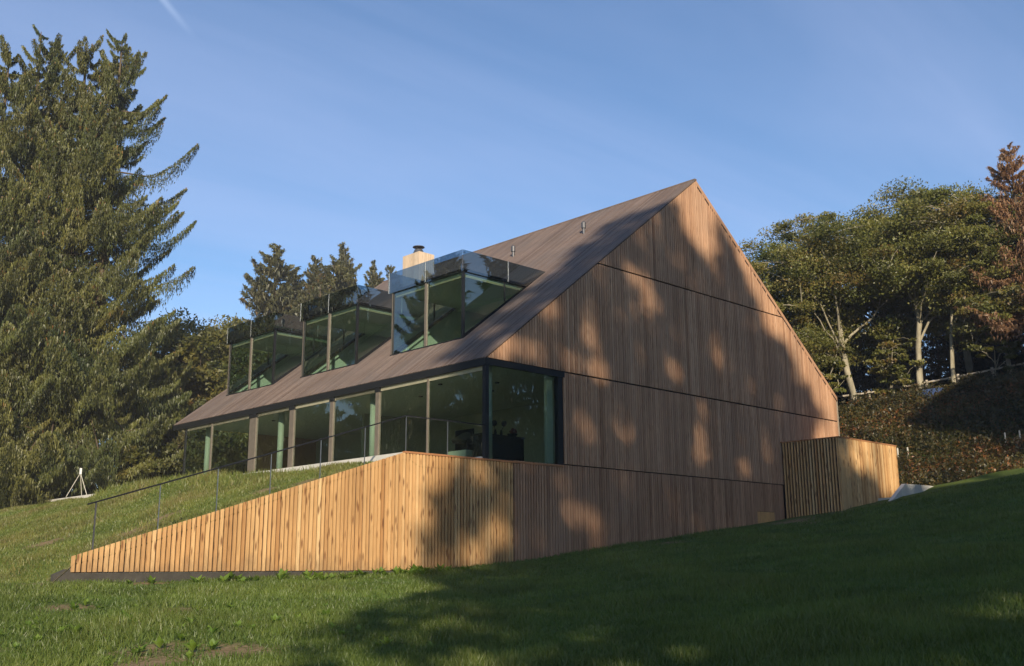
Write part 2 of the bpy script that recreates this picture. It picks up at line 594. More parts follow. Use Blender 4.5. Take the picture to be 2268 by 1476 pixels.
def back_z(x, y):
    x = np.asarray(x, float); y = np.asarray(y, float)
    low = np.interp(x, F0X, F0Z) + 0.035 * np.maximum(y, 0)
    prof = np.interp(x, [-11.3, -10.9, -10.3, -2.95, -2.70], [0, 0.115, 0.16, 0.935, 0.94])
    top = 2.93 + 0.028 * np.maximum(0, y - 26)
    z = low + (top - low) * prof
    # grassy swell along the edge of the terrace
    z = z + 0.34 * np.exp(-((x + 3.9) / 1.1) ** 2) * sm((y - 5.2) / 5.0) * sm((16.8 - y) / 2.6)
    b, m = bank(x, y)
    m = np.where(x > 19.4, np.maximum(m, sm((x - 19.4) / 0.5)), m * 0)
    far = sm((y - 21) / 6) * sm((x - 12) / 8)
    m = np.maximum(m, far)
    z = z * (1 - m) + b * m
    inside = (x > -2.6) & (x < 19.4) & (y < 20)
    z = np.where(inside, np.minimum(z, 2.6), z)
    return z + small(x, y) * (1 - np.exp(-np.maximum(y, 0) / 1.0)) * np.where(x > -2.6, 0.3, 1)


def ground_z(x, y):
    return float(front_z(x, y)) if y < 0 else float(back_z(x, y))


BARE = [(-13.3, -10.6, 0.55), (-13.9, -9.9, 0.4), (-11.9, -6.5, 0.35), (-15.6, -8.9, 0.45), (-14.4, -10.9, 0.6), (-13.0, -5.2, 0.4), (-9.6, -0.5, 0.5), (-11.6, -0.4, 0.7), (-7.4, -0.5, 0.3),
        (-8.6, 2.6, 0.6), (-7.6, 3.2, 0.5), (-9.4, 5.5, 0.6), (-4.6, 1.6, 0.5), (-5.4, 2.4, 0.4), (9.0, -1.3, 0.4), (12.5, -1.7, 0.9), (14.0, -2.8, 0.8), (5.5, -1.8, 0.55), (3.2, -2.2, 0.35), (15.5, -3.6, 0.5), (11.0, -3.4, 0.4)]


def bare_at(x, y):
    b = np.zeros_like(x)
    for bx, by, r in BARE:
        ang = 0.6
        u = (x - bx) * math.cos(ang) + (y - by) * math.sin(ang)
        v = -(x - bx) * math.sin(ang) + (y - by) * math.cos(ang)
        b = np.maximum(b, 0.85 - 0.45 * np.sqrt((u / (r * 1.3)) ** 2 + (v / r) ** 2))
    return np.clip(b, 0, 1)


def sheet(name, xs, ys, fn, mat):
    X, Y = np.meshgrid(xs, ys, indexing='ij')
    Z = fn(X, Y)
    v = np.stack([X, Y, Z], -1).reshape(-1, 3)
    nx, ny = len(xs), len(ys)
    i = (np.arange(nx - 1)[:, None] * ny + np.arange(ny - 1)[None, :]).ravel()
    f = np.stack([i, i + ny, i + ny + 1, i + 1], -1)
    me = np_mesh(name, v, f, mat, smooth=True)
    a = me.attributes.new('bare', 'FLOAT', 'POINT')
    a.data.foreach_set('value', bare_at(v[:, 0], v[:, 1]).astype(np.float32))
    o = bpy.data.objects.new(name, me)
    COL.objects.link(o)
    return tag(o, kind='structure')


def axis(a, b, st, lo, hi):
    core = np.arange(a, b + 1e-6, st)
    out = [core]
    p, s = b, st
    while p < hi:
        s *= 1.5; p = min(p + s, hi); out.append([p])
    q, s, left = a, st, []
    while q > lo:
        s *= 1.5; q = max(q - s, lo); left.append(q)
    return np.concatenate([np.array(left[::-1]), *[np.asarray(k) for k in out]])


xs = np.unique(np.round(np.concatenate([axis(-26, 36, 0.3, -700, 700), [-11.3, -10.9, -2.95, -2.7, 19.4, 19.9]]), 3))
sheet('lawn', xs, np.concatenate([axis(-30, 0, 0.3, -700, 0)]), front_z, M['lawn'])
yb = axis(0, 30, 0.4, 0, 800)
sheet('terrace_lawn', xs, yb, back_z, M['lawn'])

# concrete terrace in front of the glazed side
tb = MB().box(XC, -0.08, 0.12, 24.2, 2.62, 2.945)
tag(tb.build('terrace', M['concrete']), kind='structure')

# ------------------------------------------------------------------ the house
house = empty('timber_house', (9.7, 9.4, ZF), 'large gabled house clad in weathered brown timber slats with three glazed roof dormers', 'house')
E_ = 0.004

# gable backing (dark membrane behind the slats); the glazed corner is left open
gb = MB()
gb.prism_y([(1.0, -0.6), (WID - 0.06, -0.6), (WID - 0.06, ZE2 - 0.1), (XA, ZA - 0.1), (0.16, Z2 + 0.0), (3.06, Z2 + 0.0), (3.06, ZF), (1.0, ZF - 0.12)], 0.045, 0.30)
gb.build('gable_wall', M['dark_back'], house)

slats = []


def slat_pts(x0, x1, zb, zt0, zt1, y0, y1):
    p = [(x0, y0, zb), (x1, y0, zb), (x1, y1, zb), (x0, y1, zb), (x0, y0, zt0), (x1, y0, zt1), (x1, y1, zt1), (x0, y1, zt0)]
    return p


BOXF = [(0, 3, 2, 1), (4, 5, 6, 7), (0, 1, 5, 4), (1, 2, 6, 5), (2, 3, 7, 6), (3, 0, 4, 7)]
PITCHW = 0.1085
tiers = [(-0.6, ZF - 0.035), (ZF + 0.0, Z2 - 0.02), (Z2 + 0.03, ZJ - 0.02), (ZJ + 0.03, 99)]
kx = int((WID - 1.0) / PITCHW)
cells = []
x = 0.02
while x < WID - 0.05:
    w = PITCHW - 0.022 - rng.uniform(0, 0.014)
    cells.append((x, min(x + w, WID - 0.02)))
    x += PITCHW
for ti, (za_, zb_) in enumerate(tiers):
    for (a, b) in cells:
        if ti == 0 and (a < 1.0 or a > 14.82):
            continue
        if ti == 1 and a < 3.1:
            continue
        lo = za_
        if ti == 0:
            lo = float(front_z((a + b) / 2, -0.01)) - 0.25
        t0, t1 = min(zb_, roofz(a) - 0.03), min(zb_, roofz(b) - 0.03)
        if max(t0, t1) < lo + 0.05:
            continue
        t0, t1 = max(t0, lo + 0.02), max(t1, lo + 0.02)
        if ti == 0 and 13.1 < (a + b) / 2 < 14.22:
            lo = 1.99
        if ti == 0 and b > 14.62:
            b = 14.895
        depth = 0.030 + rng.uniform(0, 0.012)
        P = slat_pts(a, b, lo, t0, t1, 0.036 - depth, 0.044)
        dd = (np.array([(a + b) / 2, 0, (lo + t0) / 2]) - CAM) @ fw
        area = (b - a) * (min(t0, zb_) - lo) / dd ** 2
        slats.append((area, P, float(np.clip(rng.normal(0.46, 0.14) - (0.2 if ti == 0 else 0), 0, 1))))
slats.sort(key=lambda q: -q[0])
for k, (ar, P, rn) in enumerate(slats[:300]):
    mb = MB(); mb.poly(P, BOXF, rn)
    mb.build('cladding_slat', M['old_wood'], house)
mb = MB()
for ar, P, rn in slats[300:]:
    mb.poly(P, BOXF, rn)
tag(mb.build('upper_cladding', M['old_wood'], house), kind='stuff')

MB().prism_y([(XA, ZA - 0.001), (WID - 0.001, ZE2 - 0.001), (WID - 0.001, ZE2 - 0.16), (XA, ZA - 0.16)], -0.012, 0.046, 0.35).build('verge_board', M['old_wood'], house)

# hatch of fresher wood at the foot of the gable
hb = MB(); hb.box(13.11, 14.21, -0.004, 0.044, 1.4, 1.975, 0.5)
hb.build('hatch', M['hatch_wood'], house)

# other outer walls
boxo('end_wall', M['old_wood'], house, 3.0, WID - 0.06, LEN - 0.9, LEN - 0.7, 2.4, 7.6)
MB().prism_y([(0.3, Z2 + 0.02), (WID - 0.3, ZE2 - 0.1), (XA, ZA - 0.15)], LEN - 0.28, LEN - 0.08).build('far_gable', M['old_wood'], house)
boxo('side_wall', M['old_wood'], house, WID - 0.06, WID, 0.045, LEN - 0.1, 1.6, ZE2 - 0.12)
boxo('corner_trim', M['beige'], house, WID - 0.02, WID + 0.015, -0.002, 0.05, 2.0, ZE2 - 0.06)

# roof: decks with openings for the dormers
DORM = [(2.79, 6.43), (8.47, 11.93), (13.98, 17.5)]
XD = 1.6          # front plane of the dormers
ZDT = 9.20        # head of the dormer glazing
XDB = (ZDT - Z2) / SL


def deck(mb, xa, xb, y0, y1, th=0.22):
    za_, zb_ = roofz(xa), roofz(xb)
    p = [(xa, y0, za_), (xb, y0, zb_), (xb, y1, zb_), (xa, y1, za_), (xa, y0, za_ - th), (xb, y0, zb_ - th), (xb, y1, zb_ - th), (xa, y1, za_ - th)]
    mb.poly(p, [(0, 1, 2, 3), (7, 6, 5, 4), (0, 4, 5, 1), (1, 5, 6, 2), (2, 6, 7, 3), (3, 7, 4, 0)])


rb = MB()
ycuts = [0.05, DORM[0][0], DORM[0][1], DORM[1][0], DORM[1][1], DORM[2][0], DORM[2][1], LEN]
for i in range(7):
    if i % 2 == 0:
        deck(rb, 0.02, XA, ycuts[i], ycuts[i + 1], 0.05)
    else:
        deck(rb, 0.02, XD + 0.02, ycuts[i], ycuts[i + 1], 0.05)
        deck(rb, XDB, XA, ycuts[i], ycuts[i + 1], 0.05)
deck(rb, XA, WID, 0.0, LEN)
rb.build('roof', M['dark_back'], house)
rl = MB()
for i in range(7):
    segs = [(0.6, XA)] if i % 2 == 0 else [(0.6, XD + 0.01), (XDB + 0.02, XA)]
    for xa_, xb_ in segs:
        y0_, y1_ = max(ycuts[i], 0.31), min(ycuts[i + 1], LEN - 0.3)
        za_, zb_ = roofz(xa_) - 0.055, roofz(xb_) - 0.055
        p = [(xa_, y0_, za_), (xb_, y0_, zb_), (xb_, y1_, zb_), (xa_, y1_, za_)]
        p += [(q[0], q[1], q[2] - 0.15) for q in p]
        rl.poly(p, [(0, 1, 2, 3), (7, 6, 5, 4), (0, 4, 5, 1), (1, 5, 6, 2), (2, 6, 7, 3), (3, 7, 4, 0)])
rl.build('roof_lining', M['plaster'], house)
nrm = Vector((-SL, 0, 1)).normalized()
rs = MB()
y = 0.0
while y < LEN - 0.02:
    y1 = min(y + PITCHW - 0.014, LEN)
    segs = [(0.0, XA)]
    for d0, d1 in DORM:
        if y1 > d0 - 0.03 and y < d1 + 0.03:
            segs = [(0.0, XD - 0.04), (XDB + 0.25, XA)]
    for xa, xb in segs:
        h = 0.030 + rng.uniform(0, 0.012)
        rn = float(np.clip(rng.normal(0.5, 0.22), 0, 1))
        A, B = Vector((xa, 0, roofz(xa) + 0.002)), Vector((xb, 0, roofz(xb) + 0.002))
        P = []
        for c, hh in ((A, 0), (B, 0), (A, h), (B, h)):
            for yy in (y, y1):
                q = c + nrm * hh
                P.append((q.x, yy, q.z))
        rs.poly(P, [(0, 2, 3, 1), (4, 5, 7, 6), (0, 1, 5, 4), (2, 6, 7, 3), (0, 4, 6, 2), (1, 3, 7, 5)], rn)
    y += PITCHW
tag(rs.build('roof_board', M['roof_wood'], house), kind='stuff')
boxo('ridge_cap', M['roof_wood'], house, XA - 0.06, XA + 0.06, 0.0, LEN, ZA + 0.005, ZA + 0.055)

# fascia and glazing of the ground floor
fa = MB()
fa.box(-0.03, 0.14, -0.012, LEN, Z2 - 0.20, Z2 + 0.005)
fa.box(0.14, 3.20, -0.012, 0.10, Z2 - 0.17, Z2 - 0.001)
fa.build('fascia', M['black'], house)
boxo('blind_box', M['beige'], house, 0.05, 0.14, 0.10, LEN - 1.1, Z2 - 0.32, Z2 - 0.202)
boxo('sill', M['concrete'], house, -0.08, 0.12, 0.12, LEN - 1.0, ZF - 0.10, ZF - 0.0)
# vertical members: (y, width, material)
YG = LEN - 1.0
for (yy, w, mt) in ((2.57, 0.06, 'taupe'), (5.02, 0.17, 'taupe'), (7.53, 0.17, 'taupe'), (9.95, 0.26, 'taupe'), (12.55, 0.44, 'taupe'), (15.67, 0.08, 'taupe'), (YG, 0.08, 'black')):
    boxo('mullion', M[mt], house, 0.0 if w > 0.1 else 0.02, 0.10, yy - w / 2, yy + w / 2, ZF + 0.002, Z2 - 0.205)
    if w > 0.1:
        boxo('mullion_head', M['black'], house, -0.02, 0.11, yy - w / 2 - 0.03, yy + w / 2 + 0.03, Z2 - 0.34, Z2 - 0.202)
boxo('corner_post', M['black'], house, 0.0, 0.13, 0.0, 0.13, ZF - 0.05, Z2 - 0.202)
boxo('window_jamb', M['black'], house, 2.93, 3.09, -0.004, 0.14, ZF - 0.03, Z2 - 0.172)
ym = [0.13, 2.57, 5.02, 7.53, 9.95, 12.55, 15.67, YG]
for a, b in zip(ym[:-1], ym[1:]):
    boxo('pane', M['glass'], house, 0.050, 0.066, a + 0.03, b - 0.03, ZF + 0.004, Z2 - 0.205)
boxo('pane', M['glass'], house, 0.135, 2.93, 0.050, 0.066, ZF - 0.03, Z2 - 0.172)
boxo('pane', M['glass'], house, 0.11, 3.0, YG - 0.01, YG + 0.006, ZF + 0.004, Z2 - 0.205)

# rooms behind the glass
boxo('ground_floor', M['floorboard'], house, 0.12, WID - 0.3, 0.08, LEN - 0.95, ZF - 0.12, ZF - 0.045)
boxo('ground_ceiling', M['ceiling'], house, 0.145, WID - 0.3, 0.11, LEN - 0.95, Z2 - 0.15, Z2 + 0.12)
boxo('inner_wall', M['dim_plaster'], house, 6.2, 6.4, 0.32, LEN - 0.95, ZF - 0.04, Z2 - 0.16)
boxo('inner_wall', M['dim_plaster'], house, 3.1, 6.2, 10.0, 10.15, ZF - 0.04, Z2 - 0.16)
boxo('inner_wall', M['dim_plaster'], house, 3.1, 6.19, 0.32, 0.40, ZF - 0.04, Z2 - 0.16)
boxo('door_leaf', M['dark_stuff'], house, 6.12, 6.18, 7.4, 8.4, ZF - 0.04, ZF + 2.05)
boxo('pilaster', M['column'], house, 2.62, 2.86, 0.18, 0.30, ZF - 0.04, Z2 - 0.18)
cm = MB().tube([(0, 0, 0), (0, 0, Z2 - 0.155 - (ZF - 0.045))], 0.11, 20).mesh('column', M['column'], True)
for cx_, cy_ in ((0.42, 0.34), (0.55, 5.95), (0.55, 11.5), (0.55, 16.9)):
    o_ = bpy.data.objects.new('column', cm)
    link(o_, house)
    o_.location = (cx_, cy_, ZF - 0.045)
spot_me = MB().tube([(0, 0, 0), (0, 0, -0.03)], 0.07, 12).mesh('ceiling_spot', M['dark_stuff'])
for cx_, cy_ in ((1.3, 1.3), (2.3, 2.0), (1.2, 3.4), (2.2, 5.6), (1.5, 8.6), (1.6, 13.8), (3.2, 3.2)):
    o_ = bpy.data.objects.new('ceiling_spot', spot_me)
    link(o_, house)
    o_.location = (cx_, cy_, Z2 - 0.151)
# upper rooms
boxo('upper_floor', M['floorboard'], house, 0.9, WID - 0.6, 0.31, LEN - 0.3, 5.93, 6.05)
boxo('upper_wall', M['plaster'], house, 6.3, 6.45, 0.31, LEN - 0.3, 6.05, 10.3)
for yy in (2.40, 7.4, 12.9, LEN - 0.62):
    MB().prism_y([(0.7, 6.05), (6.29, 6.05), (6.29, roofz(6.29) - 0.24), (0.7, roofz(0.7) - 0.24)], yy, yy + 0.12).build('partition', M['plaster'], house)
for d0, d1 in DORM:
    MB().prism_y([(XD + 0.1, 6.05), (6.0, 6.05), (6.0, roofz(6.0) - 0.24), (XD + 0.1, roofz(XD + 0.1) - 0.03)], d1 + 0.10, d1 + 0.2).build('partition', M['plaster'], house)

# ---- dormers
for di, (d0, d1) in enumerate(DORM):
    ymid = (d0 + d1) / 2 + 0.02
    fr = MB()
    zb = roofz(XD)
    fr.box(XD - 0.05, XD + 0.06, d0 - 0.05, d1 + 0.05, zb - 0.06, zb + 0.045)              # sill
    fr.box(XD - 0.03, XD + 0.05, d0 - 0.02, d0 + 0.06, zb + 0.045, ZDT)                     # front corners
    fr.box(XD - 0.03, XD + 0.05, d1 - 0.06, d1 + 0.02, zb + 0.045, ZDT)
    fr.box(XD - 0.04, XDB + 0.22, d0 - 0.02, d1 + 0.02, ZDT, ZDT + 0.09)                    # terrace deck on top
    for yy in (d0 - 0.02, d1 - 0.06):                                                        # raking sills at the sides
        A = [(XD + 0.05, zb - 0.03), (XDB + 0.2, ZDT + 0.12 - 0.03), (XDB + 0.2, ZDT + 0.0), (XD + 0.05, zb + 0.12)]
        A = [(XD + 0.05, roofz(XD + 0.05) - 0.04), (XDB + 0.22, roofz(XDB + 0.22) - 0.04), (XDB + 0.02, ZDT - 0.001), (XDB - 0.1, ZDT - 0.001), (XD + 0.05, roofz(XD + 0.05) + 0.13)]
        fr.prism_y(A, yy, yy + 0.08)
    dor = fr.build('dormer', M['black'], house)
    boxo('mullion', M['taupe'], dor, XD - 0.035, XD + 0.045, ymid - 0.05, ymid + 0.05, zb + 0.046, ZDT - 0.001)
    boxo('corner_strip', M['taupe'], dor, XD - 0.036, XD - 0.031, d1 - 0.05, d1 - 0.0, zb + 0.046, ZDT - 0.001)
    for a, b in ((d0 + 0.06, ymid - 0.05), (ymid + 0.05, d1 - 0.06)):
        boxo('pane', M['dormer_glass'], dor, XD + 0.0, XD + 0.016, a, b, zb + 0.046, ZDT - 0.001)
        boxo('blind_box', M['beige'], dor, XD + 0.07, XD + 0.13, a + 0.02, b - 0.02, ZDT - 0.16, ZDT - 0.10)
    xs_ = XD + 1.8
    for yy in (d0 + 0.012, d1 - 0.028):
        MB().prism_y([(XD + 0.052, roofz(XD + 0.052) + 0.132), (xs_ - 0.02, roofz(xs_ - 0.02) + 0.132), (xs_ - 0.02, ZDT - 0.002), (XD + 0.052, ZDT - 0.002)], yy, yy + 0.016).build('pane', M['dormer_glass'], dor)
        MB().prism_y([(xs_ + 0.02, roofz(xs_ + 0.02) + 0.132), (XDB - 0.14, ZDT - 0.004), (xs_ + 0.02, ZDT - 0.002)], yy, yy + 0.016).build('pane', M['dormer_glass'], dor)
        boxo('mullion', M['black'], dor, xs_ - 0.02, xs_ + 0.02, yy - 0.01, yy + 0.03, roofz(xs_) + 0.13, ZDT - 0.001)
    boxo('blind_box', M['beige'], dor, XD + 0.15, XDB - 0.25, d0 + 0.10, d0 + 0.14, ZDT - 0.14, ZDT - 0.09)
    boxo('dormer_ceiling', M['ceiling'], dor, XD + 0.06, 6.28, d0 + 0.09, d1 - 0.08, ZDT - 0.085, ZDT - 0.002)
    # glass railing round the little terrace
    zt = ZDT + 0.70
    for a, b in ((d0 - 0.02, ymid - 0.02), (ymid + 0.02, d1 + 0.16)):
        boxo('railing_pane', M['rail_glass'], dor, XD - 0.075, XD - 0.055, a, b, ZDT - 0.01, zt)
    boxo('railing_clip', M['steel'], dor, XD - 0.08, XD - 0.05, ymid - 0.018, ymid + 0.018, ZDT - 0.0, zt)
    boxo('railing_clip', M['steel'], dor, XD - 0.08, XD - 0.05, d1 + 0.14, d1 + 0.18, ZDT - 0.0, zt + 0.01)
    xe = (zt - Z2) / SL
    x3 = (ZDT + 0.03 - Z2) / SL - 0.95
    for yy in (d0 - 0.045, d1 + 0.025):
        MB().prism_y([(XD - 0.05, ZDT), (x3 - 0.02, ZDT), (x3 - 0.02, zt), (XD - 0.05, zt)], yy, yy + 0.02).build('railing_pane', M['rail_glass'], dor)
        MB().prism_y([(x3 + 0.02, ZDT), (XDB + 0.02, ZDT + 0.0), (xe - 0.02, zt), (x3 + 0.02, zt)], yy, yy + 0.02).build('railing_pane', M['rail_glass'], dor)
        boxo('railing_clip', M['steel'], dor, x3 - 0.02, x3 + 0.02, yy - 0.004, yy + 0.024, ZDT, zt)

# ---- chimney of fresh slats, and two roof pipes
CX0, CX1, CY0, CY1, CZT = 8.29, 9.17, 13.45, 14.63, 13.74
ch = boxo('chimney', M['dark_back'], house, CX0 + 0.03, CX1 - 0.03, CY0 + 0.03, CY1 - 0.03, 11.6, CZT - 0.02)
nx = 8
for k in range(nx):
    a = CX0 + (CX1 - CX0) * k / nx
    MB().box(a + 0.004, a + (CX1 - CX0) / nx - 0.012, CY0 + rng.uniform(0, .006), CY0 + 0.029, 11.6, CZT, float(rng.uniform(0.4, 1))).build('chimney_slat', M['chimney_wood'], ch)
ny = 11
for k in range(ny):
    a = CY0 + 0.035 + (CY1 - CY0 - 0.035) * k / ny
    MB().box(CX0 + rng.uniform(0, .006), CX0 + 0.029, a + 0.004, a + (CY1 - CY0 - .035) / ny - 0.012, 11.6, CZT, float(rng.uniform(0.4, 1))).build('chimney_slat', M['chimney_wood'], ch)
cxm, cym = (CX0 + CX1) / 2, (CY0 + CY1) / 2
MB().tube([(cxm, cym, CZT - 0.02), (cxm, cym, CZT + 0.03), (cxm, cym, CZT + 0.10), (cxm, cym, CZT + 0.28)], [0.34, 0.30, 0.26, 0.18], 20).build('flue', M['zinc'], ch, smooth=False)
for k in range(4):
    a = k * math.pi / 2 + 0.4
    MB().tube([(cxm + 0.15 * math.cos(a), cym + 0.15 * math.sin(a), CZT + 0.27), (cxm + 0.15 * math.cos(a), cym + 0.15 * math.sin(a), CZT + 0.41)], 0.012, 6).build('cowl_strut', M['zinc'], ch)
MB().tube([(cxm, cym, CZT + 0.39), (cxm, cym, CZT + 0.42), (cxm, cym, CZT + 0.47)], [0.27, 0.26, 0.08], 24).build('cowl', M['zinc'], ch)
for px_, py_ in ((8.15, 3.55), (8.0, 7.16)):
    z0 = roofz(px_) - 0.05
    vp = MB().tube([(px_, py_, z0), (px_, py_, z0 + 0.28), (px_, py_, z0 + 0.29), (px_, py_, z0 + 0.50), (px_, py_, z0 + 0.55)], [0.05, 0.05, 0.085, 0.085, 0.04], 16).build('vent_pipe', M['zinc'], house, smooth=False)

# ---- porch of fresh timber in front of the gable's far end
BX0, BX1, BY, BZ = 14.90, 19.29, -2.38, 4.58
pb = MB()
pb.prism_y([(BX0 + 0.08, 1.2), (17.80, 1.2), (17.80, 2.05), (19.22, 3.0), (BX1 - 0.04, 3.0), (BX1 - 0.04, BZ - 0.05), (BX0 + 0.08, BZ - 0.05)], BY + 0.05, -0.004)
porch = pb.build('porch', M['dark_back'], house)
n = 46
stp = [(17.92, 1.86), (18.23, 2.06), (18.54, 2.26), (18.85, 2.47), (19.15, 2.7)]
for k in range(n):
    a = BX0 + (BX1 - BX0) * k / n
    b = a + (BX1 - BX0) / n - 0.006
    lo = 1.2
    for sx, sz in stp:
        if a > sx - 0.1:
            lo = sz + 0.03
    MB().box(a, b, BY + rng.uniform(0, 0.005), BY + 0.045, lo, BZ - 0.03, float(np.clip(rng.normal(0.55, 0.25), 0, 1))).build('porch_board', M['new_wood'], porch)
n = 19
for k in range(n):
    a = BY + 0.05 + (-0.03 - BY - 0.05) * k / n
    MB().box(BX0, BX0 + 0.055, a + 0.01, a + 0.068, 1.2, BZ - 0.03, float(np.clip(rng.normal(0.45, 0.2), 0, 1))).build('porch_slat', M['new_wood'], porch)
boxo('porch_cap', M['cap_wood'], porch, BX0 - 0.012, BX1 + 0.012, BY - 0.012, -0.003, BZ - 0.029, BZ + 0.015)

# ------------------------------------------------------------------ terrace wall of fresh slats running out from the gable
wall = empty('terrace_wall', (-5, 0.1, 0), 'low wall of fresh yellow vertical larch slats with a sloping top', 'wall')


def wing_top(x):
    return 0.30 + (x - XW) * (2.935 - 0.30) / (XC - XW) if x < XC else ZF - 0.105


MB().prism_y([(XW + 0.05, -0.02), (0.98, -0.02), (0.98, ZF - 0.11), (XC, ZF - 0.11), (XW + 0.05, 0.22)], 0.042, 0.12).build('backing', M['dark_back'], wall)
MB().prism_y([(-11.28, -0.9), (1.0, -0.9), (1.0, -0.021), (-10.95, -0.021), (-10.97, 0.05), (-11.05, 0.05), (-11.28, -0.05)], 0.02, 0.16).build('plinth', M['plinth'], wall)
x = XW
while x < 0.99:
    w = 0.071 + rng.uniform(-0.005, 0.006)
    mb = MB()
    mb.poly(slat_pts(x, x + w, 0.0 + rng.uniform(-.004, .004), wing_top(x), wing_top(x + w), rng.uniform(-0.002, 0.006), 0.041), BOXF, float(np.clip(rng.normal(0.48, 0.19), 0, 1)))
    mb.build('wall_slat', M['new_wood'], wall)
    x += 0.1085
boxo('capping', M['cap_wood'], wall, XC - 0.0, 3.08, -0.014, 0.10, ZF - 0.104, ZF - 0.055)

railing = empty('handrail', (-5, 0.06, 2.9), 'thin dark handrail on slim steel posts along the slatted terrace wall', 'railing')
MB().bar((-10.72, 0.06, 1.32), (-2.71, 0.06, 3.885), 0.05, 0.03).build('rail', M['rail'], railing)
MB().bar((-2.71, 0.06, 3.885), (0.10, 0.06, 3.885), 0.05, 0.03).build('rail', M['rail'], railing)
for px_ in (-10.55, -9.22, -7.91, -6.6, -5.27, -3.99, -2.71, -1.31):
    zt_ = 1.32 + (px_ + 10.72) * (3.885 - 1.32) / 8.01 if px_ < -2.71 else 3.885
    w_ = 0.03 if px_ < -10 else 0.018
    MB().box(px_ - w_ / 2, px_ + w_ / 2, 0.05, 0.07, wing_top(px_) - 0.35, zt_ - 0.012).build('post', M['steel'] if px_ > -10 else M['zinc'], railing)

# ------------------------------------------------------------------ concrete stair by the porch
st = MB()
pts = [(16.2, 1.2), (21.35, 1.2), (21.35, 2.93), (19.9, 3.01), (17.75, 2.98)]
x0, z0 = 16.0, 1.95
prof = [(16.0, 1.2), (21.3, 1.2), (21.3, 2.94), (19.8, 3.02), (17.75, 2.99), (17.5, 2.85), (17.2, 2.68), (16.9, 2.50), (16.6, 2.32), (16.3, 2.13), (16.0, 1.95)]
stair = tag(st.prism_y(prof, -3.35, -3.2).build('concrete_stair', M['concrete']), 'pale concrete stair and landing at the end of the timber porch', 'stairs')
for k in range(5):
    sx = 16.25 + 0.3 * k
    MB().box(sx, sx + 0.36, -3.19, -2.40, 1.3, 1.80 + 0.175 * k).build('step', M['concrete'], stair)
MB().box(18.9, 21.2, -3.19, -2.40, 1.3, 2.5).build('landing', M['concrete'], stair)

# ------------------------------------------------------------------ things behind the corner window
zf = ZF - 0.045
sb_ = empty('sideboard', (2.2, 1.4, zf), 'long black sideboard behind the glazed house corner', 'sideboard')
boxo('carcass', M['dark_stuff'], sb_, 0.95, 2.60, 1.15, 1.60, zf + 0.08, zf + 0.84)
boxo('top', M['dark_stuff'], sb_, 0.90, 2.62, 1.12, 1.63, zf + 0.842, zf + 0.88)
for q in (1.0, 2.5):
    boxo('leg', M['dark_stuff'], sb_, q, q + 0.05, 1.2, 1.55, zf, zf + 0.08)
for nm, vx, hd, lb in (('flower_vase', 1.62, (1.58, 4.22), 'vase with one round dark flower head on the sideboard, nearer the white column'), ('flower_vase', 1.86, (1.98, 4.24), 'vase with one round dark flower head on the sideboard, farther from the column')):
    v_ = empty(nm, (vx, 1.35, zf + 0.88), lb, 'vase')
    MB().tube([(vx, 1.35, zf + 0.881), (vx, 1.35, zf + 0.96), (vx, 1.35, zf + 1.06)], [0.035, 0.045, 0.025], 12).build('vase', M['dark_stuff'], v_)
    MB().tube([(vx, 1.35, zf + 1.04), (hd[0], 1.35, hd[1] - 0.06)], 0.008, 5).build('stem', M['dark_stuff'], v_)
    hp = MB()
    for k in range(5):
        pass
    hp.tube([(hd[0], 1.35, hd[1] - 0.085), (hd[0], 1.35, hd[1] - 0.06), (hd[0], 1.35, hd[1]), (hd[0], 1.35, hd[1] + 0.06), (hd[0], 1.35, hd[1] + 0.085)], [0.03, 0.07, 0.09, 0.07, 0.03], 12)
    hp.build('flower_head', M['dark_stuff'], v_, smooth=True)
rb_ = empty('flower_bowl', (2.35, 1.38, zf + 0.88), 'bowl of dark red flowers on the black sideboard', 'bowl')
MB().tube([(2.35, 1.38, zf + 0.881), (2.35, 1.38, zf + 0.95), (2.35, 1.38, zf + 0.99)], [0.07, 0.14, 0.17], 14).build('bowl', M['dark_stuff'], rb_)
fb = MB()
for k in range(9):
    a = k * 2.4
    c_ = Vector((2.35 + 0.11 * math.cos(a) * (k % 3) / 2, 1.38 + 0.11 * math.sin(a) * (k % 3) / 2, zf + 1.03 + 0.03 * (k % 4)))
    fb.tube([c_ + Vector((0, 0, -.04)), c_, c_ + Vector((0, 0, .04))], [0.02, 0.05, 0.02], 7)
fb.build('flowers', M['red'], rb_)
lp = empty('table_lamp', (1.25, 2.2, zf), 'lamp with a wide dark cone shade on a side table behind the long glass front', 'lamp')
MB().tube([(1.25, 2.2, zf + 0.74), (1.25, 2.2, zf + 1.04)], [0.62, 0.05], 4).build('lamp_shade', M['dark_stuff'], lp)
MB().tube([(1.25, 2.2, zf + 0.45), (1.25, 2.2, zf + 0.75)], 0.03, 8).build('lamp_stand', M['dark_stuff'], lp)
MB().box(0.85, 1.65, 1.8, 2.6, zf, zf + 0.45).build('lamp_base', M['plaster'], lp)

# ------------------------------------------------------------------ A-frame on the end of the terrace
AX, AY, AZ = -2.60, 21.4, 2.945
af = empty('trestle_frame', (AX, AY, AZ), 'small white A-shaped frame standing on the terrace edge below the tall spruces', 'frame')
for dx_, dy_ in ((-0.36, 0.33), (0.26, -0.24), (0.3, 0.42)):
    MB().tube([(AX + dx_, AY + dy_, AZ), (AX, AY, AZ + 0.95)], 0.014, 8).build('leg', M['stake'], af)
MB().box(AX - 0.035, AX + 0.035, AY - 0.035, AY + 0.035, AZ + 0.90, AZ + 1.14).build('head', M['white'], af)

# ------------------------------------------------------------------ trees


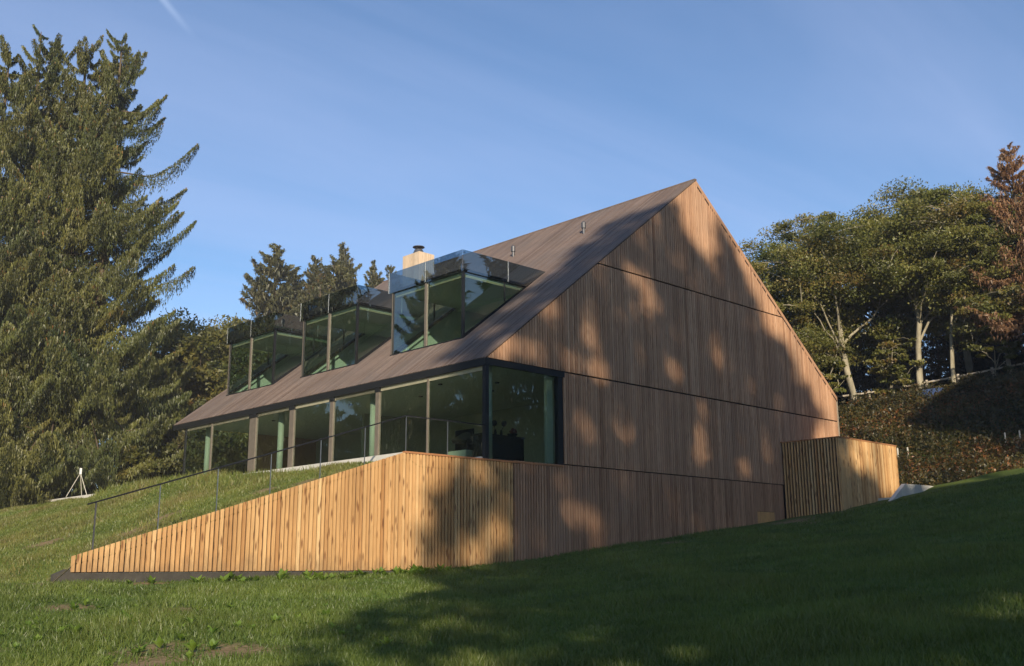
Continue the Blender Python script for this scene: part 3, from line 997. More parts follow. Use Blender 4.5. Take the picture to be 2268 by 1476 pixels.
def leaf_tris(c, a, b):
    """pointed leaf-sized faces: centres c, half-axes a (along) and b (across) -> verts, faces"""
    n = len(c)
    v = np.empty((n, 3, 3))
    v[:, 0] = c + a - b * 1.15
    v[:, 1] = c + a + b * 1.15
    v[:, 2] = c - a * 1.2
    return v.reshape(-1, 3), np.arange(3 * n).reshape(-1, 3)


def unit(v):
    return v / np.maximum(np.linalg.norm(v, axis=-1, keepdims=True), 1e-9)


def rand_dirs(r, n, flat=1.0):
    v = r.normal(size=(n, 3))
    v[:, 2] *= flat
    return unit(v)


def spruce_parts(seed, H, R, zb=0.06, dens=1.0, leaf=1.0, droop=1.0, levels=0.8, prof=0.85):
    """trunk and needles of a conifer: whorls of boughs, each a flat drooping spray with hanging twigs"""
    r = np.random.default_rng(seed)
    tr = MB()
    lean = r.normal(0, 0.12, 2)
    npt = 9
    tr.tube([(lean[0] * (i / npt) ** 2, lean[1] * (i / npt) ** 2, H * i / npt - (0.4 if i == 0 else 0)) for i in range(npt + 1)], [max(0.02, 0.019 * H * (1 - i / npt) ** 0.9 + 0.015) for i in range(npt + 1)], 9)
    C, A, B, T = [], [], [], []
    z = zb * H
    while z < H * 0.985:
        fz = z / H
        rad = R * (1 - fz) ** prof * (0.85 + 0.3 * r.random()) + 0.15
        if fz < 0.16:
            rad *= 0.80 + fz * 1.2
        nb = int(r.integers(6, 9)) if fz < 0.93 else 5
        for bi in range(nb):
            az = r.uniform(0, 2 * math.pi)
            ln = rad * r.uniform(0.5, 1.22)
            dr = np.array([math.cos(az), math.sin(az)])
            side = np.array([-dr[1], dr[0]])
            up0 = 0.60 * fz ** 1.5 - 0.34 * droop * (1 - fz) + r.normal(0, 0.07)
            z0 = z + r.uniform(-0.35, 0.35)
            if bi < 3 and fz < 0.9:
                tr.tube([(0, 0, z0), (dr[0] * ln * .5, dr[1] * ln * .5, z0 + up0 * ln * .5 - .1 * ln * droop), (dr[0] * ln * .93, dr[1] * ln * .93, z0 + up0 * ln * .93)], [0.05, 0.03, 0.008], 4, False)
            tone = r.normal(0.5, 0.14)
            m = max(10, int(ln * 30 * dens))
            s = r.random(m) ** 0.75 * 0.92 + 0.08
            wid = (0.34 * ln * np.sqrt(np.clip(s, 0, 1)) * (1.02 - s) ** 0.55 + 0.10) * (0.9 if fz < .8 else 0.6)
            off = r.uniform(-1, 1, m) * wid
            rr_ = s * ln
            zz = z0 + up0 * ln * s - 0.10 * ln * droop * np.sin(math.pi * s) + 0.14 * ln * s ** 3 - 0.45 * off ** 2 / np.maximum(wid, 0.1) * droop * (1 - 0.6 * fz)
            hangs = r.random(m) < 0.62 * droop * (1 - 0.55 * fz)
            drop = np.where(hangs, r.random(m) ** 1.4 * (0.10 + 0.85 * np.sin(math.pi * np.clip(s, 0, 1)) * min(1.0, ln / 3) * (1 - 0.5 * fz)) * max(leaf, 0.78), 0)
            c = np.stack([dr[0] * rr_ + side[0] * off, dr[1] * rr_ + side[1] * off, zz - drop], -1)
            # hanging twigs point down, the others outwards and sideways
            sg = off / np.maximum(wid, 0.05)
            fwd = np.stack([dr[0] + side[0] * sg * 0.9, dr[1] + side[1] * sg * 0.9, r.normal(-0.05, 0.3, m)], -1)
            dn = np.stack([r.normal(0, 0.25, m), r.normal(0, 0.25, m), np.full(m, -1.0)], -1)
            ax = unit(np.where(hangs[:, None], dn, fwd + 0.2 * r.normal(size=(m, 3))))
            bb = unit(np.cross(ax, rand_dirs(r, m)))
            ll = np.where(hangs, r.uniform(0.09, 0.20, m), r.uniform(0.08, 0.17, m)) * leaf
            w_ = r.uniform(0.022, 0.045, m) * leaf
            C.append(c); A.append(-ax * ll[:, None]); B.append(bb * w_[:, None])
            T.append(tone + r.normal(0, 0.07, m) - 0.25 * drop + np.where((s > 0.93) & (r.random(m) < 0.06) & (fz > 0.3), 2.0, 0))
        z += levels * r.uniform(0.7, 1.3) * (0.6 + 0.4 * (1 - fz))
    C, A, B, T = np.concatenate(C), np.concatenate(A), np.concatenate(B), np.concatenate(T)
    v, f = leaf_tris(C, A, B)
    rn = np.where(T > 1.4, 0.985, np.clip(T, 0, 0.94))
    return tr, v, f, rn


def make_tree(name, trunk_mb, v, f, rn, bark_m, leaf_m, loc, label, cat, group=None, rotz=0.0, scale=1.0):
    root = empty(name, loc, label, cat, group)
    root.rotation_euler = (0, 0, rotz)
    root.scale = (scale,) * 3
    trunk_mb.build('trunk', bark_m, root, world=False, smooth=True)
    me = np_mesh('foliage', v, f, leaf_m, rn)
    link(bpy.data.objects.new('foliage', me), root, world=False)
    return root


def copy_tree(root, loc, rotz, scale, label=None, name=None):
    c = root.copy()
    if name:
        c.name = name
    COL.objects.link(c)
    c.location = loc
    c.rotation_euler = (0, 0, rotz)
    c.scale = scale if hasattr(scale, '__len__') else (scale,) * 3
    if label:
        c['label'] = label
    for ch in root.children:
        k = ch.copy()
        COL.objects.link(k)
        k.parent = c
    return c


# the big spruces beside the house
GS = 'tall spruces beside the house'
sp = [
    ((-2.0, 26.4), 22.3, 5.2, 1, 'tall spruce with yellow-green tip and bare grey trunk showing, middle of the group', 0.10),
    ((-0.7, 25.7), 22.8, 5.6, 2, 'tall spruce with tiered branches reaching out towards the house', 0.12),
    ((-3.5, 27.6), 22.9, 5.0, 3, 'tall spruce with a thin crooked tip half hidden by its taller neighbours', 0.05),
    ((-5.2, 27.3), 21.6, 5.2, 4, 'outermost tall spruce, cut by the edge of the picture, with rounded dark tip', 0.03),
    ((-4.4, 26.6), 10.5, 3.6, 5, 'shorter bushy spruce hiding the feet of the tall ones, beside the white frame', 0.03),
    ((3.9, 27.5), 7.0, 3.2, 6, 'shorter dark spruce close behind the far corner of the roof', 0.03),
]
for (px_, py_), H, R, sd, lb, zb in sp:
    tr, v, f, rn = spruce_parts(sd, H, R, zb, 11.0, 0.56, 1.9, 0.88, 0.60)
    rn = np.where(rn > 0.96, rn, np.clip(rn + {1: 0.16, 2: -0.10, 3: -0.16, 4: 0.08, 5: 0.12, 6: -0.1}[sd], 0, 0.94))
    make_tree('spruce_tree', tr, v, f, rn, M['bark'], M['spruce'], (px_, py_, ground_z(px_, py_) - 0.1), lb, 'tree', GS, rotz=sd * 1.3)


def leaf_clumps(r, centres, radii, n, size, flat=0.5):
    """n leaf faces per clump, spread through a flattened ball"""
    k = len(centres)
    d = rand_dirs(r, k * n) * (r.random((k * n, 1)) ** 0.6) * np.repeat(r.uniform(0.7, 1.35, (k, 1)), n, 0)
    rad = np.repeat(radii, n)[:, None]
    c = np.repeat(centres, n, 0) + d * rad * np.array([1, 1, flat])
    nn = rand_dirs(r, k * n)
    nn[:, 2] = nn[:, 2] * 0.8 + 0.15
    nn = unit(nn)
    a = unit(np.cross(nn, rand_dirs(r, k * n)))
    b = np.cross(nn, a)
    s = size * r.uniform(0.6, 1.3, (k * n, 1))
    return c, a * s, b * s * 0.62


def broad_parts(seed, H, fork, rx, rz, ncl, nleaf, size, trunk_r, zc=None, lean=(0, 0), flat=0.45, limbs=9, low=0.0):
    """trunk that forks into limbs carrying flat sprays of leaves; rx, rz crown radii, zc crown centre height"""
    r = np.random.default_rng(seed)
    zc = H - rz if zc is None else zc
    tr = MB()
    top = Vector((lean[0], lean[1], fork))
    tr.tube([(0, 0, -0.5), (lean[0] * .1 + .05, lean[1] * .1, fork * .3), (lean[0] * .55 - .1, lean[1] * .55, fork * .65), top], [trunk_r * 1.35, trunk_r, trunk_r * .85, trunk_r * .72], 10, False)
    d = rand_dirs(r, ncl)
    rad = r.random(ncl) ** 0.42
    cen = d * rad[:, None] * np.array([rx, rx, rz]) + np.array([lean[0], lean[1], zc])
    cen[:, 2] = np.maximum(cen[:, 2], low + r.uniform(0, 1.5, ncl))
    ends = cen[np.argsort(-np.linalg.norm((cen - np.array([lean[0], lean[1], zc])) / np.array([rx, rx, rz]), axis=1))][: limbs * 4]
    pick = ends[r.permutation(len(ends))[:limbs]]
    limb_pts = []
    # the stem runs on into the crown
    ctop = Vector((lean[0] * 1.1 + r.normal(0, .3), lean[1] * 1.1 + r.normal(0, .3), zc + rz * 0.75))
    kink = top.lerp(ctop, 0.5) + Vector((r.normal(0, .35), r.normal(0, .35), 0))
    tr.tube([top, top.lerp(kink, .5) + Vector((r.normal(0, .1), r.normal(0, .1), 0)), kink, ctop], [trunk_r * .72, trunk_r * .55, trunk_r * .36, 0.02], 8, False)
    for e in pick:
        e = Vector(e)
        q0 = r.uniform(-0.35, 0.75)
        st_ = (Vector((lean[0] * .55, lean[1] * .55, fork * .65)).lerp(top, 1 + q0 / .35) if q0 < 0 else top.lerp(kink, q0))
        ln_ = (e - st_).length
        mid = st_.lerp(e, 0.5) + Vector((r.normal(0, .06) * ln_, r.normal(0, .06) * ln_, r.uniform(-0.02, 0.2) * ln_))
        w0 = trunk_r * r.uniform(0.22, 0.42) * (1.0 if q0 < 0.3 else 0.7)
        P = []
        for q in np.linspace(0, 1, 8):
            wob = Vector((r.normal(0, .02), r.normal(0, .02), r.normal(0, .02))) * ln_ * (0 if q in (0, 1) else 1)
            P.append(st_ * (1 - q) ** 2 + mid * 2 * q * (1 - q) + e * q * q + wob)
        tr.tube(P, [w0 * (1 - 0.9 * q) + 0.006 for q in np.linspace(0, 1, 8)], 6, False)
        limb_pts += P[2:]
    limb_pts += [top.lerp(kink, q) for q in (0.3, 0.6, 0.9)] + [kink.lerp(ctop, q) for q in (0.3, 0.6, 0.95)]
    LP = np.array([tuple(p) for p in limb_pts])
    for cpt in cen:
        j = int(np.argmin(((LP - cpt) ** 2).sum(1)))
        tr.tube([LP[j], (LP[j] + cpt) / 2 + np.array([0, 0, 0.15]), cpt], [trunk_r * .10 + .01, trunk_r * .07 + .008, 0.008], 4, False)
    radii = r.uniform(0.14, 0.30, ncl) * rx
    c, a, b = leaf_clumps(r, cen, radii, nleaf, size, flat)
    v, f = leaf_tris(c, a, b)
    rn = np.clip(np.repeat(r.normal(0.45, 0.2, ncl), nleaf) + r.normal(0, 0.12, len(f)), 0, 1)
    return tr, v, f, rn


# beeches at the top of the bank
GB = 'beeches along the bank top'
be = [
    ((31.0, 5.4), 11.3, 3.4, 4.6, 3.3, 21, 0.20, (-0.2, 0.25), 'grey beech with thick pale trunk forking low, next to the gable'),
    ((33.0, 2.7), 11.7, 4.4, 4.0, 3.5, 22, 0.17, (0.2, -0.2), 'beech with pale leaning trunk standing just behind the fence rail'),
    ((33.6, 1.2), 11.2, 4.8, 3.4, 3.5, 23, 0.11, (0.1, -0.3), 'slim beech with thin pale stem at the fence, leaves down low'),
    ((29.4, 8.6), 10.6, 3.6, 4.6, 4.4, 24, 0.15, (-0.6, 0.5), 'smaller greenish beech leaning over behind the gable slope'),
    ((36.5, 1.5), 11.3, 5.0, 4.8, 4.6, 25, 0.2, (0, 0), 'tall beech with thin twigs at its top, behind the pale trunks'),
    ((35.6, 5.6), 11.5, 5.0, 5.0, 4.6, 26, 0.2, (0, 0), 'broad rounded beech standing back from the fence, highest dome of leaves'),
    ((31.5, 10.8), 10.8, 4.0, 5.0, 4.8, 27, 0.17, (0, 0), 'olive beech crown just clearing the gable slope, lowest of the row'),
    ((37.8, -2.6), 10.8, 4.0, 4.4, 4.6, 28, 0.2, (0, 0), 'dusky green beech crown beside the rusty conifer'),
    ((34.8, -1.2), 7.0, 2.4, 3.0, 3.2, 29, 0.12, (0, 0), 'low leafy beech at the fence below the rusty conifer'),
]
for (px_, py_), H, fork, rx, rz, sd, trr, ln, lb in be:
    tr, v, f, rn = broad_parts(sd, H, fork, rx, rz, 150 if sd < 24 else 170, 470 if sd < 25 else 300, 0.056 if sd < 25 else 0.066, trr, lean=ln, flat=0.40, limbs=13, low=5.2 if sd < 24 else 2.6)
    make_tree('beech_tree', tr, v, f, rn, M['beech_bark'], M['beech'], (px_, py_, ground_z(px_, py_) - 0.1), lb, 'tree', GB)

# understorey saplings
GU = 'saplings at the bank top'
for i, ((px_, py_), H, lb) in enumerate([((29.9, 6.4), 5.0, 'green sapling at the foot of the pale forked beech, on its gable side'), ((32.6, 3.9), 4.2, 'green sapling between the two thick pale beech trunks'), ((34.6, -0.6), 4.6, 'slim sapling beside the thin pale stem at the fence')]):
    tr, v, f, rn = broad_parts(40 + i, H, 1.2, 1.5, 2.0, 40, 170, 0.075, 0.05, flat=0.3, limbs=6, low=0.5)
    make_tree('sapling', tr, v, f, rn, M['beech_bark'], M['beech'], (px_, py_, ground_z(px_, py_) - 0.1), lb, 'tree', GU)

# rusty larch at the edge of the wood
tr, v, f, rn = spruce_parts(61, 12.2, 3.5, 0.24, 4.2, 0.70, 0.7, 0.46, 0.75)
px_, py_ = 34.0, -2.65
make_tree('larch_tree', tr, v, f, rn, M['bark'], M['larch'], (px_, py_, ground_z(px_, py_) - 0.1), 'rusty brown conifer towering at the edge of the dark wood', 'tree')

# dark wood behind, and the conifers beyond the house: a few kinds, copied
kinds = []
for sd, H, R in ((71, 15.0, 3.4), (72, 17.0, 3.8), (73, 13.0, 3.2)):
    tr, v, f, rn = spruce_parts(sd, H, R, 0.03, 1.0, 1.6, 0.9, 0.65)
    kinds.append((tr, v, f, rn))
r = np.random.default_rng(5)
GW = 'conifers of the dark wood'
LW = 'dark conifer deep in the wood behind the pale beech trunks'
proto = []
spots = []
for i in range(48):
    s_ = -16 + 36 * ((i * 0.618) % 1.0)
    n_ = 37.0 + 14 * ((i * 0.377 + 0.13) % 1.0)
    spots.append((0.915 * n_ + 0.404 * s_, 0.404 * n_ - 0.915 * s_))
for i, (px_, py_) in enumerate(spots):
    z_ = ground_z(px_, py_) - 0.2
    # keep the tops under the crowns seen against the sky
    dd = math.hypot(px_ - CAM[0], py_ - CAM[1])
    want = dd * (0.262 if py_ > -1 else 0.305) - z_
    kd = i % 3
    Hk = (15.0, 17.0, 13.0)[kd]
    sc = min(1.0, max(0.45, want / Hk * r.uniform(0.80, 1.0)))
    if kd >= len(proto):
        tr, v, f, rn = kinds[kd]
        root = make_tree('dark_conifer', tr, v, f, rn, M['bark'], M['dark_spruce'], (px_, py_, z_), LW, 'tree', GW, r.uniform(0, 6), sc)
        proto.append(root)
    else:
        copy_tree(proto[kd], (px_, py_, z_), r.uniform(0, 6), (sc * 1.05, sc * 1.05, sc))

# conifers beyond the house, over the roof
GF = 'conifers beyond the roof'
fk = []
for sd, H, R in ((81, 21.0, 5.6), (82, 23.0, 5.8), (83, 20.0, 5.0)):
    fk.append((H, spruce_parts(sd, H, R, 0.03, 2.6, 1.3, 0.8, 0.6, 0.75)))
far = [
    ((25.9, 55.4), 27.6, 0, 'broad drooping conifer beyond the roof, nearest to the gap of sky', 1.15),
    ((28.2, 56.4), 25.9, 2, 'thin conifer tip standing between two broader ones beyond the roof', 0.95),
    ((29.5, 54.8), 27.3, 1, 'pointed conifer beyond the roof with a second tip beside it', 0.9),
    ((31.5, 53.5), 28.4, 0, 'tallest stiff conifer beyond the roof', 0.9),
    ((32.6, 53.2), 25.9, 2, 'conifer shoulder close against the tallest one beyond the roof', 0.8),
    ((33.4, 51.4), 26.8, 2, 'narrow separate conifer beyond the roof with sky on both sides', 0.72),
    ((35.2, 51.4), 26.9, 1, 'pointed conifer nearest to the wooden chimney', 0.75),
    ((34.2, 52.6), 25.4, 2, 'low conifer tip just clear of the middle dormer', 0.75),
    ((27.2, 52.6), 23.4, 1, 'yellowish conifer in front of the others beyond the middle dormer', 1.1),
    ((30.6, 51.0), 22.6, 0, 'olive conifer directly above the middle dormer railing', 1.1),
    ((24.0, 53.0), 20.5, 1, 'low conifer between the broadleaf trees and the middle dormer', 1.2),
    ((28.8, 50.5), 25.6, 2, 'dense conifer shoulder filling the row beyond the middle dormer', 1.35),
    ((32.6, 49.6), 24.8, 1, 'dense conifer between the middle dormer and the chimney', 1.3),
    ((36.5, 49.4), 25.2, 2, 'bushy conifer tip right beside the chimney', 1.25),
    ((26.8, 49.6), 23.0, 0, 'low broad conifer just over the middle dormer railing', 1.4),
]
fproto = {}
for (px_, py_), zt_, kd, lb, wd in far:
    z_ = ground_z(px_, py_) - 0.2
    H, (tr, v, f, rn) = fk[kd]
    sc = (zt_ - z_) / H
    if kd not in fproto:
        root = make_tree('far_conifer', tr, v, f, rn, M['bark'], M['far_spruce'], (px_, py_, z_), lb, 'tree', GF, 0.3 * kd)
        root.scale = (sc * wd, sc * wd, sc)
        fproto[kd] = root
    else:
        copy_tree(fproto[kd], (px_, py_, z_), px_ % 6, (sc * wd, sc * wd, sc), lb)

# yellowing broadleaf trees between the spruces and the house
GY = 'yellowing trees behind the far end of the house'
ye = [((6.9, 31.6), 10.4, 4.0, 96, 'mustard domed tree between the dark spruces and the far dormer'), ((9.9, 32.2), 10.0, 4.0, 97, 'mustard tree right behind the far gable'), ((13.2, 32.6), 10.4, 4.0, 98, 'ochre tree peeping over the far dormer railing'), ((12.5, 42.5), 13.6, 5.4, 91, 'olive broadleaf tree with domed crown beside the dark spruces'), ((16.8, 44.5), 14.4, 5.2, 92, 'yellowing broadleaf tree behind the far dormer'), ((20.3, 45.5), 14.8, 5.2, 93, 'ochre broadleaf tree between the far and the middle dormer'),
      ((16.4, 38.5), 12.6, 4.4, 95, 'yellow-green bushy tree between the far and middle dormers')]
for (px_, py_), H, rx, sd, lb in ye:
    z_ = ground_z(px_, py_)
    tr, v, f, rn = broad_parts(sd, H, 2.5, rx, H * 0.46, 140, 280, 0.10, 0.2, zc=H * 0.54, flat=0.6, limbs=8, low=0.6)
    make_tree('broadleaf_tree', tr, v, f, rn, M['bark'], M['autumn'], (px_, py_, z_ - 0.1), lb, 'tree', GY)

GBU = 'bushes at the far end of the house'
for i, ((px_, py_), H, lb) in enumerate([((1.2, 23.6), 3.2, 'dark bush right at the far end of the glazed front'), ((4.2, 23.8), 4.4, 'taller dark bush behind the far roof corner'), ((7.6, 25.5), 6.0, 'leafy bush filling the gap between the spruces and the far gable'), ((6.0, 31.0), 7.5, 'big shaded bush farther back, between the spruces and the house'), ((10.8, 29.0), 8.0, 'tall shaded bush behind the far gable, beside the yellowing trees'), ((0.6, 31.5), 5.5, 'dark bush between the feet of the tall spruces, nearer the house'), ((-3.4, 32.0), 5.5, 'dark bush between the feet of the tall spruces, behind the white frame'), ((-7.6, 31.0), 5.0, 'dark bush under the outermost spruce')]):
    tr, v, f, rn = broad_parts(60 + i, H, H * .3, H * 0.42, H * 0.5, 60, 190, 0.09, 0.06, zc=H * .5, flat=0.7, limbs=8, low=0.3)
    make_tree('bush', tr, v, f, rn, M['bark'], M['far_spruce'] if i % 2 else M['autumn'], (px_, py_, ground_z(px_, py_) - 0.1), lb, 'bush', GBU)

# out of the picture: trees that the glass mirrors
GM = 'trees across the lawn'
for i, (px_, py_, sc) in enumerate(((-11.5, 33.0, 1.0), (-17.0, 38.0, 1.15), (-17.5, 28.5, 0.9), (-24.0, 26.0, 0.95), (-24.5, 33.5, 1.1), (-30.5, 31.5, 1.15), (-36.0, 33.0, 1.2), (-31, 21, 0.9), (-38, 24, 1.0), (-14.0, 37.0, 1.05), (-21.0, 31.0, 0.95), (-27.0, 37.0, 1.1), (-33.0, 26.0, 1.0), (-40.0, 40.0, 1.2), (-9.0, 44.0, 1.1), (-46, 30, 1.0))):
    copy_tree(fproto[i % 2], (px_, py_, ground_z(px_, py_) - 0.2), i * 1.1, sc * 0.92, 'conifer standing across the lawn, away from the house', 'spruce_row')['group'] = GM
for i, (px_, py_) in enumerate(((16.5, -25), (20.5, -21), (24.5, -16.5), (21, -28), (27.5, -20), (23.5, -24.5), (31, -15.5), (29, -26), (13.5, -30), (18, -33), (34, -21))):
    px_ += 6.0
    copy_tree(proto[i % 2], (px_, py_, ground_z(px_, py_) - 0.2), i * 0.9, 1.25, 'conifer on the rising ground beyond the lawn', 'conifer_row')['group'] = GM

# the tall trees that shade the gable: they stand on the lawn behind and beside the camera.
# leaves keep clear of the gaps through which the low sun reaches the wall.
POLY1 = [(-4.4, -8.5), (-4.15, -6.65), (-3.87, -5.5), (-3.06, -4.16), (-1.6, -2.9), (-2.3, -1.4), (-2.05, 0.15), (-2.35, 0.7), (-2.25, 1.27), (-1.79, 1.51), (-1.75, 2.03), (-1.06, 2.42), (-0.98, 2.95), (-0.7, 5.0),
         (-1.3, 7.5), (-0.7, 8.3), (0.2, 9.9), (1.9, 10.2), (3.4, 10.7), (4.6, 12.3), (6.2, 13.5), (7.4, 13.3), (8.2, 12.7), (9.1, 12.3), (9.6, 11.7), (10.3, 11.1), (10.95, 10.6), (11.5, 11.2), (11.3, 12.2), (11.9, 12.5), (12.4, 11.9),
         (12.9, 10.8), (14.2, 9.5), (14.3, 8.9), (14.1, 8.2), (15.4, 8.6), (16.2, 7.8), (16.0, 7.0), (17.4, 6.9), (17.2, 6.1), (18.2, 6.1), (17.3, 5.3), (17.2, 4.2), (17.6, 3.5), (17.1, 2.95), (16.4, 2.95), (16.5, 2.45), (17.4, 2.4), (18.8, 2.0),
         (19.2, 1.4), (19.9, 1.26), (21.3, 1.5), (23.0, 0.6), (26, -1.0), (26, -11.5), (-4.6, -11.5)]
POLY2 = [(27.0, 7.4), (30, 4.6), (32.5, 3.2), (37, 1.5), (43, 2), (43, 14), (38.5, 13.2), (35, 10.2), (31, 8.9), (28.5, 8.1)]
HOLES = [(7.45, 8.84, .33, .42, 0), (4.48, 7.87, .21, .52, .25), (6.43, 9.58, .39, .2, .3), (6.07, 4.39, .52, .32, 0), (4.16, 4.35, .36, .24, .2), (10.06, 5.14, .24, .76, .25), (9.84, 3.88, .33, .42, .1), (13.76, 4.66, .2, .34, .1), (4.07, 1.45, .52, .4, .1), (4.55, .93, .36, .36, .05),
         (3.49, 1.76, .3, .27, .25), (5.99, 2.75, .42, .33, .25), (8.24, 2.15, .21, .42, .3), (3.81, 6.19, .55, .21, .25), (5.26, 5.88, .39, .18, .3), (1.32, 6.32, .76, .24, .15), (.51, 5.94, .39, .21, .05), (.41, 1.1, .39, .36, .3), (-.25, .5, .36, .36, .3), (2.93, 2.45, .24, .21, .3),
         (1.89, 9.36, .4, .25, .15), (.45, 7.74, .3, .25, .25), (-.12, 9.03, .3, .25, .2), (.25, -2.12, .6, .22, .2), (9.43, -1.9, .5, .2, .05), (5.49, -8.52, .5, .3, .05), (11.2, 7.6, .25, .5, .35), (8.6, 6.3, .3, .35, .4), (12.2, 3.1, .25, .4, .4), (11.5, 1.4, .3, .3, .4)]

_r = np.random.default_rng(404)
for _k in range(46):
    _x, _z = _r.uniform(-0.8, 15.5), _r.uniform(0.2, 8.5)
    if _x < 6 or _x > 12 or _r.random() < 0.35:
        HOLES.append((_x, _z, _r.uniform(.12, .32), _r.uniform(.12, .36), _r.uniform(.6, 1.8)))


def in_poly(px_, pz_, poly):
    inside = np.zeros(len(px_), bool)
    j = len(poly) - 1
    for i in range(len(poly)):
        xi, zi = poly[i]
        xj, zj = poly[j]
        with np.errstate(divide='ignore', invalid='ignore'):
            c_ = ((zi > pz_) != (zj > pz_)) & (px_ < (xj - xi) * (pz_ - zi) / (zj - zi + 1e-12) + xi)
        inside ^= c_
        j = i
    return inside


tanel = math.tan(SUN_EL)
shade = [  # X on the gable plane of the trunk's shadow, horizontal distance towards the sun, crown radius
    (1.2, 40, 5.2), (6.4, 43, 5.0), (11.6, 39, 5.0), (16.6, 42, 4.8), (21.6, 40, 4.8), (3.8, 49, 5.0), (9.2, 50, 5.0), (14.4, 50, 5.0), (19.6, 51, 5.0), (24.6, 45, 4.6), (30.0, 44, 4.6), (35.0, 46, 5.0), (40.0, 45, 5.0)]
GT = 'tall shade trees behind the camera'
SPEC = [0.62, 0.7846]
for i, (Xs, dist, cr_) in enumerate(shade):
    r = np.random.default_rng(200 + i)
    bx, by = Xs - SPEC[0] * dist, -SPEC[1] * dist
    bz = ground_z(bx, by) - 0.2
    n = 7000
    q = rand_dirs(r, n) * (r.random((n, 1)) ** 0.4)
    zc_, zr_ = 16.5 + 0.36 * dist * 0.2, 13.5
    c = np.stack([bx + q[:, 0] * cr_ * 1.15, by + q[:, 1] * cr_ * 1.15, dist * tanel + 1.5 + q[:, 2] * zr_], -1)
    c[:, 2] = np.maximum(c[:, 2], bz + 2.5 + r.uniform(0, 2, n))
    # where would this leaf's shadow fall on the gable plane?
    k = -c[:, 1] / SPEC[1]
    X = c[:, 0] + SPEC[0] * k
    Z = c[:, 2] - k * tanel
    jit = r.normal(0, 0.10, (n, 2))
    ok = in_poly(X + jit[:, 0], Z + jit[:, 1], POLY1) | in_poly(X, Z, POLY2)
    cl = 0.5 + 0.30 * np.sin(1.9 * X + 0.8 * Z) * np.sin(1.3 * Z - 1.1 * X + 1) + 0.28 * np.sin(3.7 * X - 1.9 * Z + 2) * np.sin(3.1 * Z + 1.2 * X) + 0.15 * np.sin(7.1 * X + 2) * np.sin(6.3 * Z)
    ok &= (r.random(n) < np.clip(1.5 * cl, 0.25, 1)) | (Z < -1.2) | (X > 22)
    for hx_, hz_, ax_, az_, keep in HOLES:
        e_ = ((X - hx_) / (ax_ * 1.42)) ** 2 + ((Z - hz_) / (az_ * 1.42)) ** 2 + r.normal(0, 0.40, n)
        ok &= (e_ > 1) | (r.random(n) < keep * 0.25)
    c = c[ok]
    n = len(c)
    nn = rand_dirs(r, n)
    a = unit(np.cross(nn, rand_dirs(r, n)))
    b = np.cross(nn, a)
    s_ = r.uniform(0.17, 0.34, (n, 1))
    loc = np.array([bx, by, bz])
    v, f = leaf_tris(c - loc, a * s_, b * s_ * 0.75)
    tr = MB()
    hh = dist * tanel + 9
    tr.tube([(0, 0, 0), (0.1, 0, hh * .3), (0, .1, hh * .6), (0, 0, hh)], [0.42, 0.34, 0.22, 0.06], 9)
    pick = c[r.permutation(n)[:26]] - loc
    for e in pick:
        z0 = max(2.5, e[2] * 0.72)
        if z0 < hh:
            tr.tube([(0, 0, z0), (e[0] * .5, e[1] * .5, (z0 + e[2]) / 2 + .3), tuple(e)], [0.10, 0.06, 0.015], 4, False)
    make_tree('shade_tree', tr, v, f, r.random(len(f)), M['bark'], M['shade_leaf'], tuple(loc), 'tall leafy tree standing behind the viewer and shading the gable', 'tree', GT)

# ------------------------------------------------------------------ bank: bracken, fence, marker posts
r = np.random.default_rng(31)
nb = 56000
s_ = r.uniform(-6, 24, nb)
n_ = r.uniform(18.6, 31.3, nb)
bx, by = 0.915 * n_ + 0.404 * s_, 0.404 * n_ - 0.915 * s_
keepm = (bx > 20.2) & ~((bx < 21.6) & (by > -3.6) & (by < -2))
bx, by = bx[keepm], by[keepm]
bz = np.where(by < 0, front_z(bx, by), back_z(bx, by))
ctr = np.stack([bx, by, bz], -1)
hgt = r.uniform(0.2, 0.75, len(ctr)) * (0.6 + 0.8 * np.abs(np.sin(bx * 1.7) * np.cos(by * 1.3)))
per = 5
c = np.repeat(ctr, per, 0)
h = np.repeat(hgt, per)
c[:, 0] += r.normal(0, 0.18, len(c)); c[:, 1] += r.normal(0, 0.18, len(c))
c[:, 2] += h * r.uniform(0.25, 1.0, len(c))
nn = rand_dirs(r, len(c))
a = unit(np.cross(nn, rand_dirs(r, len(c)))); b = np.cross(nn, a)
sz = r.uniform(0.024, 0.062, (len(c), 1))
v, f = leaf_tris(c, a * sz * 1.3, b * sz * 0.7)
rn = np.clip(np.repeat(r.normal(0.5, 0.22, len(ctr)) + 0.18 * np.sin(ctr[:, 0] * 1.1 + ctr[:, 1] * .8), per) + r.normal(0, 0.1, len(c)), 0, 1)
o_ = bpy.data.objects.new('bracken', np_mesh('bracken', v, f, M['bracken'], rn))
COL.objects.link(o_)
tag(o_, 'brown and green bracken covering the steep bank', 'bracken', kind='stuff')

fence = empty('rail_fence', (34, 2, 8.6), 'grey wooden post and rail fence along the top of the bank', 'fence')
FX = [(31.55, 7.5), (32.58, 5.32), (33.21, 4.04), (33.84, 2.69), (34.45, 1.28), (35.06, -0.25), (35.6, -1.75), (36.2, -3.4), (36.8, -5.0)]
ftop = []
for (px_, py_) in FX:
    zz = float(np.interp(py_, [-5.0, -1.66, 6.44], [10.45, 10.1, 8.96]))
    ftop.append((px_, py_, zz))
    MB().tube([(px_, py_, ground_z(px_, py_) - 0.3), (px_, py_, zz + 0.12)], 0.075, 8).build('post', M['grey_rail'], fence)
for a_, b_ in zip(ftop[:-1], ftop[1:]):
    MB().tube([(a_[0] - 0.09, a_[1], a_[2] - 0.02), (b_[0] - 0.09, b_[1], b_[2] - 0.02)], 0.05, 6).build('rail', M['grey_rail'], fence)

